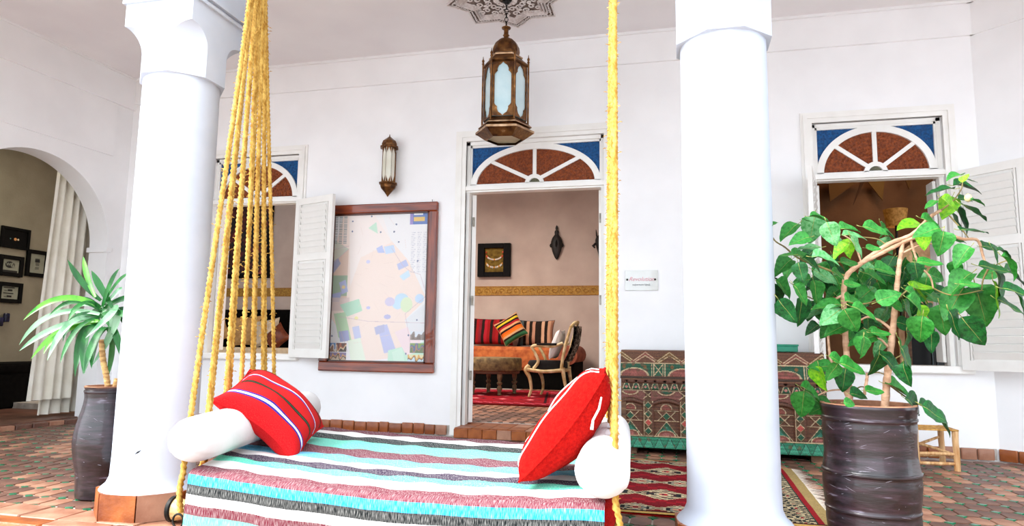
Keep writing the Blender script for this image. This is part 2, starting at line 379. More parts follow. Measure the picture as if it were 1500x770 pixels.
for i in range(nx):
    for j in range(ny):
        cx, cy = -5.62+(i+.5)*TX, 2.64+(j+.5)*TY
        # inside the gallery, outside the columns' feet and the angled wall
        rel = Vector((cx, cy, 0))-RP
        if rel.dot(RN) < .06 and rel.dot(RD) > -.1: continue
        if (Vector((cx, cy, 0))-LP).dot(LN) < .04: continue
        px, py, zz = proj((cx, cy, 0)); vis = 0 < px < 1500 and 585 < py < 775
        hid = (150 < px < 290 and py > 600) or (985 < px < 1140) or (270 < px < 915 and py > 640) or (1205 < px < 1345) or (925 < px < 1210 and cy < 4.75 and cx < .7)
        cells.append(((-zz if vis and not hid else -99), i, j, cx, cy))
cells.sort(key=lambda c: -c[0] if c[0] > -90 else 1e3)
def jit(): return random.uniform(-.002, .0015)
stuff = {k: MB() for k in ('a', 'b', 'g')}
for n_, (k, i, j, cx, cy) in enumerate(cells):
    pale = random.random() < .22; z = jit()
    if n_ < 290 and k > -90: inst('tile', TILE_ME[1 if pale else 0], fl, (cx, cy, z))
    else: tile_shape(stuff['b' if pale else 'a'], cx, cy, TX-.009, TY-.009, .026, -.012, z)
    if n_ < 230 and k > -90: inst('green_tile', GREEN_ME, fl, (cx-TX/2, cy-TY/2, z+.0005))
    else: loz(stuff['g'], cx-TX/2, cy-TY/2, .0235, -.012, z+.0005)
for k, m, nm in (('a', TERRA, 'tile_field'), ('b', TERRA3, 'pale_tile_field'), ('g', GREENT, 'green_tile_field')):
    tag(stuff[k].build(nm, m, fl, fixn=False), kind='stuff')
# border tiles along the edge of the gallery and the rounded nosing below
def blk(name, m, parent, x0, x1, y0, y1, z0, z1, bev=.006): return MB().b2(x0, x1, y0, y1, z0, z1, bev).build(name, m, parent, fixn=True)
bt = [MB().b2(-.097, .097, -.085, .085, -.03, .0, .006).mesh('tile', m) for m in (TERRA3, TERRA3, TERRA)]
x = -5.6; k = 0
while x < 5.1:
    inst('tile', random.choice(bt), fl, (x+.1, 2.548, random.uniform(-.002, .003))); x += .2; k += 1
ed = MB().b2(-7, 6, FLOOR_Y0-.0, FLOOR_Y0+.03, -.16, -.06).build('trim_5', GROUT); ed['_o'] = [0, 0, 0]
tag(ed, 'worn terracotta step edge of the gallery towards the courtyard', 'step', kind='structure')
nb = [MB().b2(-.148, .148, -.05, .05, -.055, 0, .014).mesh('brick', m, smooth=40) for m in (TERRA2, TERRA3, TERRA)]
x = -5.6
while x < 5.1:
    inst('brick', random.choice(nb), ed, (x+.15, 2.41, random.uniform(-.006, .004))); x += .302
nb2 = [MB().b2(-.148, .148, -.03, .03, -.09, 0, .01).mesh('brick', m, smooth=40) for m in (TERRA2, TERRA)]
x = -5.6
while x < 5.1:
    inst('brick', random.choice(nb2), ed, (x+.15, 2.412, -.058)); x += .302
cf = MB().b2(-7, 6, -6, 2.42, -.3, -.15).build('ground', mat('courtyard_terracotta', '#9c8678', '#b3a092', scale=6, rough=.7, bump=.2))
tag(cf, 'lower terracotta ground of the courtyard in front of the gallery', 'ground', kind='structure')

shell('wall_light_block', mat('grey_light_block', '#8f8f94', '#a2a2a6', scale=2, rough=.9), 'unseen plain wall added right of the gallery to shade the columns', 'wall', lambda b: b.b2(3.4, 3.7, -6, 2.3, -.3, 5.0))  # unseen grey wall added to cut the light from the right
# salon floor tiles: visible strip inside the door
sb = MB(); sg = MB()
sf = bpy.data.objects['floor_salon']; sf['_o'] = [0, 0, 0]
ct = 0
for j in range(38):
    for i in range(17):
        cx, cy = -2.32+(i+.5)*.1, 5.86+(j+.5)*.15
        px, py, zz = proj((cx, cy, .09)); z = .093+jit()*.5
        vis = 690 < px < 855 and not (j > 13 and px < 850)
        if vis and ct < 210: inst('tile', TILE_ME[1 if random.random() < .5 else 0], sf, (cx, cy, z)); ct += 1
        else: tile_shape(sb, cx, cy, .091, .141, .026, .085, z)
        loz(sg, cx-.05, cy-.075, .0235, .085, z+.001)
tag(sb.build('tile_field', TERRA3, sf, fixn=False), kind='stuff'); tag(sg.build('green_tile_field', mat('dark_glazed_tile', '#1c1d18', '#33423a', scale=20, rough=.25), sf, fixn=False), kind='stuff')
# threshold step
th = MB().b2(-1.80, -.58, 5.42, 5.86, -.01, .07).build('trim_6', GROUT); th['_o'] = [0, 0, 0]
tag(th, 'terracotta doorstep under the open salon door', 'step', kind='structure')
rt = [MB().b2(-.06, .06, -.012, .012, -.072, 0, .004).mesh('tile', m) for m in (TERRA2, TERRA3)]
tt = [MB().b2(-.072, .072, -.105, .105, -.012, 0, .004).mesh('tile', m) for m in (TERRA3, TERRA2)]
for i in range(10): inst('tile', random.choice(rt), th, (-1.735+i*.122, 5.408, .078))
for i in range(8):
    for j in range(2): inst('tile', random.choice(tt), th, (-1.725+i*.15, 5.525+j*.215, .084+random.uniform(0, .002)))

# baseboards: one brick-like tile after the other
def baseboard(name, label, spans, at, ang):
    root = MB()
    first = True
    for a, b_ in spans:
        root.add([at(a, 0, .001), at(b_, 0, .001), at(b_, .08, .001), at(a, .08, .001), at(a, 0, .006), at(b_, 0, .006), at(b_, .08, .006), at(a, .08, .006)],
                 [(0, 1, 2, 3), (7, 6, 5, 4), (0, 4, 5, 1), (1, 5, 6, 2), (2, 6, 7, 3), (3, 7, 4, 0)])
    o = root.build(name, GROUT); o['_o'] = [0, 0, 0]; tag(o, label, 'skirting', kind='structure')
    for a, b_ in spans:
        x = a
        while x < b_-.03:
            L = min(random.uniform(.09, .125), b_-x); p = at(x+L/2, 0, .016)
            ms = MBrick[random.randrange(len(MBrick))]
            M = Matrix.Translation(p) @ Matrix.Rotation(ang, 4, 'Z') @ Matrix.Diagonal(((L-.006)/.1, 1, random.uniform(.93, 1.08), 1))
            inst('tile', ms, o, M=M); x += L
MBrick = [MB().b2(-.05, .05, -.013, .013, .0, .082, .008).mesh('tile', m, smooth=40) for m in (TERRA2, TERRA2, TERRA3, mat('dark_terracotta_brick', '#6e3312', '#95501f', scale=9, rough=.4, bump=.2))]
baseboard('baseboard_back', 'row of terracotta tiles along the foot of the white back wall', [(-5.3, -1.9), (-.5, XR-.02)], lambda x, z, d: (x, YB-d, z), 0)
baseboard('baseboard_right', 'row of terracotta tiles along the foot of the angled right wall', [(.0, 3.4)], lambda x, z, d: rp(x, z, d), -math.radians(40.5))
# kerb of the side room threshold
kb = MB(); kb.add([lp(AR_T0-.1, -.02, .02), lp(AR_T1, -.02, .02), lp(AR_T1, .022, .02), lp(AR_T0-.1, .022, .02), lp(AR_T0-.1, -.02, .3), lp(AR_T1, -.02, .3), lp(AR_T1, .022, .3), lp(AR_T0-.1, .022, .3)],
                 [(0, 1, 2, 3), (7, 6, 5, 4), (0, 4, 5, 1), (1, 5, 6, 2), (2, 6, 7, 3), (3, 7, 4, 0)])
kr = kb.build('trim_7', TERRA); kr['_o'] = [0, 0, 0]; tag(kr, 'low brick kerb across the foot of the arch', 'step', kind='structure')
kme = [MB().b2(-.07, .07, -.03, .03, 0, .04, .006).mesh('brick', m) for m in (TERRA, TERRA3)]
for i in range(10): inst('brick', random.choice(kme), kr, M=Matrix.Translation(lp(.25+i*.15, -.005, 0)) @ Matrix.Rotation(PI/2-LA, 4, 'Z'))

# ------------------------------------------------------------------ columns
COLS = [(-2.33, 2.70, 'round white column beside the tall yucca pot, with arched chamfers on its block capital'),
        (.20, 2.80, 'round white column in front of the carved chest')]
def column(cx, cy, label):
    R = .172; r = thing('column', label, 'column', (cx, cy, 0), 'gallery columns', 'structure')
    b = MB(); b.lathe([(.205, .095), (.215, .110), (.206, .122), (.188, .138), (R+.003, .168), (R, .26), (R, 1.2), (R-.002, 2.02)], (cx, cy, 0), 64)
    b.build('shaft', COLUMNM, r, smooth=50)
    # block capital: chamfered octagon below, squinch-like pointed arches, square above
    W = .185; ch = .115; zb, zs, za, zt = 2.0, 2.14, 2.235, 3.2
    b = MB(); N = 16
    def sec(z):
        if z <= zs: return ch
        q = min(1, (z-zs)/(za-zs)); return ch*math.sqrt(max(0, 1-q*q))**.9
    zl = [zb]+[zs]+[zs+(za-zs)*math.sin(PI/2*i/N) for i in range(1, N+1)]
    rings = []
    for z in zl:
        c = max(sec(z), .0015); rings.append([(cx+x, cy+y, z) for x, y in ((-W+c, -W), (W-c, -W), (W, -W+c), (W, W-c), (W-c, W), (-W+c, W), (-W, W-c), (-W, -W+c))])
    vs = [p for q in rings for p in q]; fs = [tuple(range(7, -1, -1))]
    for k in range(len(rings)-1):
        for j in range(8): fs.append((k*8+j, k*8+(j+1) % 8, (k+1)*8+(j+1) % 8, (k+1)*8+j))
    b.add(vs, fs); b.b2(cx-W, cx+W, cy-W, cy+W, za, zt)
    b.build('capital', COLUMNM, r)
    m = MB()
    for z, e in ((2.345, .012), (2.375, .02)): m.b2(cx-W-e, cx+W+e, cy-W-e, cy+W+e, z, z+.016)
    m.build('moulding', COLUMNM, r)
    # octagonal tile foot: eight tiles
    for k in range(8):
        a = PI/8+k*PI/4+math.radians(4); a2 = a+PI/4; R1, R2 = .232, .16
        q = [(cx+rr*math.cos(aa), cy+rr*math.sin(aa)) for rr, aa in ((R1, a+.012), (R1, a2-.012), (R2, a2), (R2, a))]
        t_ = MB().poly([(p[0], p[1]) for p in q], .0, .112, to3=lambda x, y, z: (x, y, z)); t_.build('tile', random.choice((TERRA2, TERRA3)), r)
    b = MB().lathe([(.2, 0), (.2, .112)], (cx, cy, 0), 24); b.build('footing', GROUT, r)
    return r
for c in COLS: column(*c)
cl_ = bpy.data.objects['column']
for px, py, w_, h_, ro in ((202, 662, .034, .008, .6), (184, 708, .034, .004, 0)):
    d_ = ray(px, py); o_ = Vector((-2.33, 2.70, 0)); A_ = d_.x**2+d_.y**2; B_ = -2*(d_.x*o_.x+d_.y*o_.y); C_ = o_.x**2+o_.y**2-.1725**2; t_ = (-B_-math.sqrt(B_*B_-4*A_*C_))/(2*A_)
    p_ = d_*t_+Vector((0, 0, CAM_H)); n_ = (Vector((p_.x, p_.y, 0))-o_).normalized(); s_ = Vector((-n_.y, n_.x, 0)); u_ = Vector((0, 0, 1))
    e1 = (s_*math.cos(ro)+u_*math.sin(ro))*w_/2; e2 = (u_*math.cos(ro)-s_*math.sin(ro))*h_/2
    MB().add([p_-e1, p_-e2*1.0, p_+e1, p_+e2, p_+n_*.0015], [(0, 1, 4), (1, 2, 4), (2, 3, 4), (3, 0, 4)]).build('chip', mat('dark_chip', '#1c1e20', rough=.8), cl_, label='small dark chip in the paint')
# arcade beam: flat soffit in the outer bays, high arch over the swing
def beam(b):
    y0, y1 = 2.51, 2.90
    N = 18
    arch = [(-1.06-1.05*math.cos(PI*i/N), 2.75+.40*math.sin(PI*i/N)) for i in range(N+1)]
    low = [(-7, 2.72), (-2.145, 2.72)] + arch + [(.02, 2.72), (5.2, 2.72)]
    low = sorted(low, key=lambda p: p[0]); up = [(p[0], 3.6) for p in low]
    b.strip(low, up, y0, y1)
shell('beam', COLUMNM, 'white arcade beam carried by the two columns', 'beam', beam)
# ------------------------------------------------------------------ fanlights, windows, door
AMBER = mat('amber_textured_glass', '#6a2c0a', '#96481a', scale=60, rough=.35, bump=.9, bscale=120, spec=.35)
BLUEG = mat('blue_textured_glass', '#053c70', '#0a5a98', scale=60, rough=.35, bump=.9, bscale=120, spec=.35)
HINGE = mat('painted_hinge', '#b9b4a8', '#8d887c', scale=20, rough=.5, metal=.3)
def clip_poly(pts, f):
    """keep the part of a polygon where f(p) >= 0 (bisection on the edges)"""
    res = []
    for i, p in enumerate(pts):
        q = pts[(i+1) % len(pts)]; a, b = f(p) >= 0, f(q) >= 0
        if a: res.append(p)
        if a != b:
            lo, hi = (p, q) if a else (q, p)
            for _ in range(30):
                mid = ((lo[0]+hi[0])/2, (lo[1]+hi[1])/2)
                if f(mid) >= 0: lo = mid
                else: hi = mid
            res.append(lo)
    return res
def fanlight(parent, x0, x1, z0, z1, y):
    """half-round fan of four amber panes, two blue spandrels, white bars; a pane is a piece of its own"""
    cx = (x0+x1)/2; A = (x1-x0)/2-.004; H = z1-z0-.004; N = 36; bw_ = .052; hub = .085
    ell = lambda a, da, dh: (cx-(A-da)*math.cos(a), z0+(H-dh)*math.sin(a))
    b = MB()
    b.strip([ell(PI*i/N, 0, 0) for i in range(N+1)], [ell(PI*i/N, bw_, bw_) for i in range(N+1)], y-.022, y+.022)
    b.strip([(cx-hub*math.cos(PI*i/16), z0+hub*math.sin(PI*i/16)) for i in range(17)], [(cx-(hub-.035)*math.cos(PI*i/16), z0+(hub-.035)*math.sin(PI*i/16)) for i in range(17)], y-.022, y+.022)
    bars = [PI*.235, PI*.5, PI*.765]
    for a in bars:
        p = ell(a, bw_*.6, bw_*.6); s = (cx-(hub-.01)*math.cos(a), z0+(hub-.01)*math.sin(a)); d = Vector((p[0]-s[0], p[1]-s[1])).normalized(); n = Vector((-d.y, d.x))*.016
        b.poly([(s[0]+n.x, s[1]+n.y), (p[0]+n.x, p[1]+n.y), (p[0]-n.x, p[1]-n.y), (s[0]-n.x, s[1]-n.y)], y-.018, y+.018)
    b.b2(x0, x1, y-.022, y+.022, z0-.012, z0+.012); b.b2(x0, x1, y-.02, y+.02, z1-.018, z1)
    b.b2(x0, x0+.014, y-.02, y+.02, z0, z1); b.b2(x1-.014, x1, y-.02, y+.02, z0, z1)
    fr = b.build('fanlight_frame', TRIMW, parent)
    edges = [0]+bars+[PI]
    lv = lambda u, v: 0
    for k in range(4):
        a0, a1 = edges[k]+.01, edges[k+1]-.01
        outer = [ell(a0+(a1-a0)*i/10, bw_*.7, bw_*.7) for i in range(11)]; inner = [(cx-(hub-.03)*math.cos(a0+(a1-a0)*i/10), z0+(hub-.03)*math.sin(a0+(a1-a0)*i/10)) for i in range(11)]
        m = MB().strip(outer, inner, y-.003, y+.003)
        # pressed diamond relief
        for u in range(9):
            for v in range(7):
                aa = a0+(a1-a0)*(u+.5+(v % 2)*.5)/9.5; rr = .22+.74*(v+.5)/7; px_, pz_ = cx-(A-bw_)*rr*math.cos(aa), z0+(H-bw_)*rr*math.sin(aa)
                if rr*A > hub+.01: m.add([(px_-.011, y-.004, pz_), (px_, y-.004, pz_-.011), (px_+.011, y-.004, pz_), (px_, y-.004, pz_+.011), (px_, y-.0085, pz_)], [(0, 1, 4), (1, 2, 4), (2, 3, 4), (3, 0, 4)])
        m.build('pane', AMBER, parent, fixn=False)
    for s in (-1, 1):
        cor = (cx+s*A, z1); arc = [ell(q if s < 0 else PI-q, bw_*.3, bw_*.3) for q in [PI*.5*i/14 for i in range(15)]]
        arc = [p for p in arc]
        m = MB(); m.strip(arc, [(p[0]*.0+(cx+s*A), z1) if False else (cor[0]*(1-i/14)+(cx)*(i/14) if i > 7 else cor[0], z1 if i >= 7 else p[1]+(z1-p[1])*(i/7.0)) for i, p in enumerate(arc)], y-.003, y+.003)
        for u in range(12):
            for v in range(10):
                px_, pz_ = cx+s*A*(u+.5+(v % 2)*.5)/12.5, z0+H*(v+.5)/10
                e = ((px_-cx)/A)**2+((pz_-z0)/H)**2
                if e > 1.02 and abs(px_-cx) < A-.02: m.add([(px_-.011, y-.004, pz_), (px_, y-.004, pz_-.011), (px_+.011, y-.004, pz_), (px_, y-.004, pz_+.011), (px_, y-.0085, pz_)], [(0, 1, 4), (1, 2, 4), (2, 3, 4), (3, 0, 4)])
        m.build('pane', BLUEG, parent, label='blue glass spandrel pane', fixn=False)
    MB().strip([(cx-(hub-.03)*math.cos(PI*i/10), z0+(hub-.03)*math.sin(PI*i/10)) for i in range(11)], [(cx, z0)]*11, y-.003, y+.003).build('pane', mat('smoky_glass', '#4c4b3a', '#6a6850', scale=40, rough=.25), parent, label='smoky half-round pane in the hub')
def surround(b, x0, x1, z0, z1, bottom=False, wdt=.085):
    """stepped casing outside the reveal"""
    for e0, e1, d in ((0, .035, .018), (.035, .065, .028), (.065, wdt, .014)):
        b.b2(x0-e1, x0-e0, YB-d, YB+.02, z0, z1+e1); b.b2(x1+e0, x1+e1, YB-d, YB+.02, z0, z1+e1); b.b2(x0-e0, x1+e0, YB-d, YB+.02, z1+e0, z1+e1)
SLOT = mat('louvre_shadow_gap', '#cfc9bf', '#b9b2a6', scale=10, rough=.7)
def shutter(parent, hx_, width, ang, z0, z1, sgn):
    """louvred leaf hinged at (hx_, YB-.06); ang = degrees swung from the wall plane; sgn -1 opens to the left, 1 to the right"""
    a = math.radians(ang); d = Vector((sgn*math.cos(a), -math.sin(a), 0)); n = Vector((-d.y, d.x, 0)) if sgn > 0 else Vector((d.y, -d.x, 0))
    O = Vector((hx_, YB-.05, 0)); T = Matrix(((d.x, n.x, 0, O.x), (d.y, n.y, 0, O.y), (0, 0, 1, 0), (0, 0, 0, 1)))
    e = thing('shutter', None, None, (0, 0, 0)); e.parent = parent; e['_o'] = [0, 0, 0]
    e.location = -Vector(parent['_o'])
    st = .055; zm = z0+(z1-z0)*.62
    b = MB()
    for x0, x1, q0, q1 in ((0, st, z0, z1), (width-st, width, z0, z1), (st, width-st, z0, z0+.07), (st, width-st, z1-.06, z1), (st, width-st, zm-.03, zm+.03)):
        b.box(((x0+x1)/2, 0, (q0+q1)/2), (x1-x0, .032, q1-q0), M=T)
    for q0, q1 in ((z0+.07, zm-.03), (zm+.03, z1-.06)):
        b.box((width/2, .004, (q0+q1)/2), (width-2*st, .010, q1-q0), M=T)
        b.box((st+.012, .011, (q0+q1)/2), (.012, .012, q1-q0), M=T); b.box((width-st-.012, .011, (q0+q1)/2), (.012, .012, q1-q0), M=T)
        b.box((st+.012, -.011, (q0+q1)/2), (.012, .012, q1-q0), M=T); b.box((width-st-.012, -.011, (q0+q1)/2), (.012, .012, q1-q0), M=T)
    b.build('shutter_frame', TRIMW, e)
    for q0, q1 in ((z0+.07, zm-.03), (zm+.03, z1-.06)):
        k = int((q1-q0-.03)/.052)
        sm = MB().box((0, 0, 0), (width-2*st-.05, .0075, .052), M=Matrix.Rotation(math.radians(24), 4, 'X')).mesh('slat', TRIMW)
        for i in range(k):
            for side in (-1, 1):
                inst('slat', sm, e, M=T @ Matrix.Translation((width/2, side*.0135, q0+.035+i*(q1-q0-.03)/k)) @ (Matrix.Identity(4) if side < 0 else Matrix.Rotation(PI, 4, 'Z')))
    h = MB()
    for z in (z0+.2, z1-.2): h.lathe([(.009, z-.035), (.009, z+.035)], (0, 0, 0), 8, M=T)
    h.build('hinge', HINGE, e)
    return e
def window(name, label, x0, x1, shutters):
    r = thing(name, label, 'window', ((x0+x1)/2, YB, 0), kind='structure')
    b = MB(); surround(b, x0, x1, .66, 2.54); b.build('casing', TRIMW, r)
    b = MB(); b.b2(x0-.10, x1+.10, YB-.045, YB+.26, .60, .655, .008); b.build('sill', TRIMW, r)
    b = MB(); b.b2(x0, x1, YB+.02, YB+.1, 2.075, 2.135); b.b2(x0, x1, YB-.01, YB+.04, 2.085, 2.12)
    b.b2(x0, x0+.03, YB+.04, YB+.1, .655, 2.54); b.b2(x1-.03, x1, YB+.04, YB+.1, .655, 2.54); b.b2(x0, x1, YB+.04, YB+.1, 2.515, 2.54)
    b.build('transom_frame', TRIMW, r)
    fanlight(r, x0+.03, x1-.03, 2.135, 2.515, YB+.065)
    # inward casements stand folded back against the reveal
    for xx in (x0+.045, x1-.045): MB().b2(xx-.012, xx+.012, YB+.1, YB+.24, .68, 2.06, .004).build('casement', TRIMW, r)
    for s in shutters: shutter(r, *s)
    return r
window('window_1', 'tall window behind the swing ropes with a blue and amber fanlight and louvred shutters', -4.40, -3.46, [(-3.43, .50, 20, .63, 2.085, 1), (-4.42, .46, 92, .63, 2.085, -1)])
window('window_2', 'tall window behind the hibiscus with a blue and amber fanlight and louvred shutters', 1.06, 1.98, [(2.0, .485, 47, .63, 2.085, 1), (1.05, .42, 76, .63, 2.085, -1)])
def door():
    x0, x1 = -1.80, -.58
    r = thing('door_1', 'open white doorway to the salon with a blue and amber fanlight above', 'door', ((x0+x1)/2, YB, 0), kind='structure')
    b = MB(); surround(b, x0, x1, 0, 2.56, wdt=.095); b.build('casing', TRIMW, r)
    b = MB(); b.b2(x0, x1, YB+.01, YB+.1, 2.10, 2.165); b.b2(x0, x1, YB-.012, YB+.03, 2.115, 2.15)
    b.b2(x0, x0+.028, YB+.02, YB+.1, 0.08, 2.56); b.b2(x1-.028, x1, YB+.02, YB+.1, 0.08, 2.56); b.b2(x0, x1, YB+.02, YB+.1, 2.53, 2.56)
    b.build('door_frame', TRIMW, r)
    fanlight(r, x0+.028, x1-.028, 2.165, 2.53, YB+.06)
    for xx, s in ((x0+.052, 1), (x1-.04, -1)):
        Td = Matrix.Translation((xx, YB+.1, 0)) @ Matrix.Rotation(math.radians(s*21), 4, 'Z')
        dl = MB().box((0, .28, 1.0975), (.036, .56, 1.995), M=Td).build('door_leaf', TRIMW, r)
        h = MB()
        for z in (.5, 1.15, 1.85): h.lathe([(.011, z-.04), (.011, z+.04)], (xx, YB+.085, 0), 8)
        h.build('hinge', HINGE, dl)
        MB().box((s*.024, .50, 1.08), (.012, .04, .16), M=Td).build('handle', HINGE, dl)
door()
# ------------------------------------------------------------------ hanging daybed
ROPE = mat('yellow_sisal_rope', '#a5731a', '#dbb158', scale=60, rough=.85, bump=.5, bscale=300, stretch=(1, 1, .4))
REDW = mat('red_wool', '#8c0a0a', '#a8140f', scale=120, rough=.95, bump=.5, bscale=320, spec=.1)
COTTON = mat('white_cotton', '#d9d7d6', '#e6e4e3', scale=6, rough=.85, bump=.15, bscale=40, spec=.2)
DARKWOOD = mat('dark_wood', '#4a2c18', '#6e4526', scale=6, rough=.55, bump=.2, stretch=(1, 8, 8))
IRON = mat('dark_iron', '#1e1d1c', '#35322e', scale=30, rough=.5, metal=.8)
bFL, bFR, bBL, bBR = Vector((-1.71, 2.16, .30)), Vector((-.21, 2.13, .28)), Vector((-2.04, 3.25, .333)), Vector((-.36, 3.27, .29))
def bed(u, v, dz=0):         # u left..right, v front..back
    p = bFL.lerp(bFR, u).lerp(bBL.lerp(bBR, u), v)
    sag = .022*math.sin(PI*u)*(1-.5*v)
    return Vector((p.x, p.y-.03*math.sin(PI*u)*(1-v), p.z-sag+dz))
day = thing('hanging_daybed', 'wide rope-hung daybed under a cover striped in turquoise, maroon, black and white', 'swing bed', (-1.0, 2.7, 0))
# wooden rails
b = MB()
def bar_between(b, p, q, w_, h_):
    d = (q-p); L = d.length; x = d.normalized(); y = Vector((0, 0, 1)).cross(x).normalized(); z = x.cross(y)
    M = Matrix(((x.x, y.x, z.x, (p.x+q.x)/2), (x.y, y.y, z.y, (p.y+q.y)/2), (x.z, y.z, z.z, (p.z+q.z)/2), (0, 0, 0, 1))); b.box((0, 0, 0), (L, w_, h_), M=M)
for (u0, v0, u1, v1) in ((0, 0, 1, 0), (0, 1, 1, 1)):
    b = MB(); bar_between(b, bed(u0, v0+.03*(1-2*v0), -.15), bed(u1, v1+.03*(1-2*v1), -.15), .05, .07); b.build('rail', DARKWOOD, day)
for u in (.01, .99):
    b = MB(); bar_between(b, bed(u, 0, -.15), bed(u, 1, -.15), .05, .07); b.build('rail', DARKWOOD, day)
for k in range(6):
    b = MB(); bar_between(b, bed((k+.5)/6, .03, -.115), bed((k+.5)/6, .97, -.115), .09, .018); b.build('slat', DARKWOOD, day)
# mattress in red wool
def mattress(u, v):
    a = 2*PI*u; r = (abs(math.cos(a))**8+abs(math.sin(a))**8)**(-1/8)
    x, y = .5+.5*r*math.cos(a), .5+.5*r*math.sin(a); return x, y
b = MB(); prof = [(.93, -.105), (.985, -.10), (1.0, -.085), (1.004, -.05), (1.0, -.02), (.985, -.008), (.95, -.006), (.6, -.006), (.3, -.006), (.02, -.006)]
def mf(u, v):
    k = v*(len(prof)-1); i = min(int(k), len(prof)-2); s, dz = [prof[i][q]+(prof[i+1][q]-prof[i][q])*(k-i) for q in (0, 1)]
    x, y = mattress(u, v); x, y = .5+(x-.5)*s, .5+(y-.5)*s; return bed(-.022+1.044*min(1.004, max(-.004, x)), y, dz)
b.grid(mf, 96, 36, wu=True); vs = len(b.v)
b.f.append(tuple(range(95, -1, -1))); b.f.append(tuple(range(vs-96, vs)))
b.build('mattress', REDW, day, smooth=60)
# cover: stripes measured along its length, over the front edge and down
ys = [(627, '#e8efe6'), (633.5, '#5b3a58'), (637, '#dfeaf2'), (640, '#62b9d6'), (646.5, '#83485a'), (650.5, '#f6f5f0'), (655, '#35464a'), (661, '#8fe0cf'), (671.5, '#8d5564'), (681, '#86d0e6'), (689, '#fbfaf6'),
      (694, '#5a4662'), (701, '#7fe0c9'), (708, '#fdfcf8'), (718, '#93505f')]
top_s = [(at_floor(567, y, .272).y, c) for y, c in ys]
Yf, Yb_ = bed(.45, 0).y, bed(.45, 1).y
LT = Yb_-Yf; DROP = .235; LTOT = LT+DROP+.04
stripes = [((Yb_-y)/LTOT+.04/LTOT, c) for y, c in top_s]
stripes[0] = (0, stripes[0][1])
acc = (LT+.045)/LTOT
for hgt, c in ((.033, '#3fb9e3'), (.031, '#33383a'), (.036, '#fbfaf6'), (.034, '#8a3f50'), (.036, '#86dfcb'), (.03, '#f7f5f0'), (.03, '#3a4550'), (.03, '#62b9d6')):
    stripes.append((acc, c)); acc += hgt/LTOT
def deep(c):
    r_, g_, b_ = (int(c[i:i+2], 16) for i in (1, 3, 5))
    if min(r_, g_, b_) > 215: return '#e0deda'
    return '#%02x%02x%02x' % tuple(max(0, int(255*(q/255)**1.45)) for q in (r_, g_, b_))
stripes = [(p, deep(c)) for p, c in stripes]
COVER = stripe_mat('striped_cotton_cover', stripes, axis=1, slub=.36, sx=800, sy=60, rough=.9, bump=.35)
b = MB()
def cover(u, v):
    s = v*LTOT-.04; wr = .0022*math.sin(37*u+9*math.sin(6*v))+.0016*math.sin(71*u+23*v)
    uu = .006+.988*u
    if s < 0: p = bed(uu, 1.0); return Vector((p.x, p.y+.012, p.z+.004+s))
    if s < LT-.02:
        p = bed(uu, 1-s/LT*1.0); return Vector((p.x, p.y, p.z+.010+wr))
    q = s-(LT-.02); R = .022; a = min(PI/2, q/R)
    p = bed(uu, (1-s/LT) if s < LT-.02 else .02/LT); dn = max(0, q-R*PI/2)
    flare = .010*math.sin(9*u+1)+.006*math.sin(31*u)
    return Vector((p.x, p.y-R*math.sin(a)-dn*.03-flare*dn/.2-.008*math.sin(a), p.z+.010+wr*(1-a/1.6)-R*(1-math.cos(a))-dn))
b.grid(cover, 150, 130); b.build('striped_cover', COVER, day, smooth=True, fixn=False)
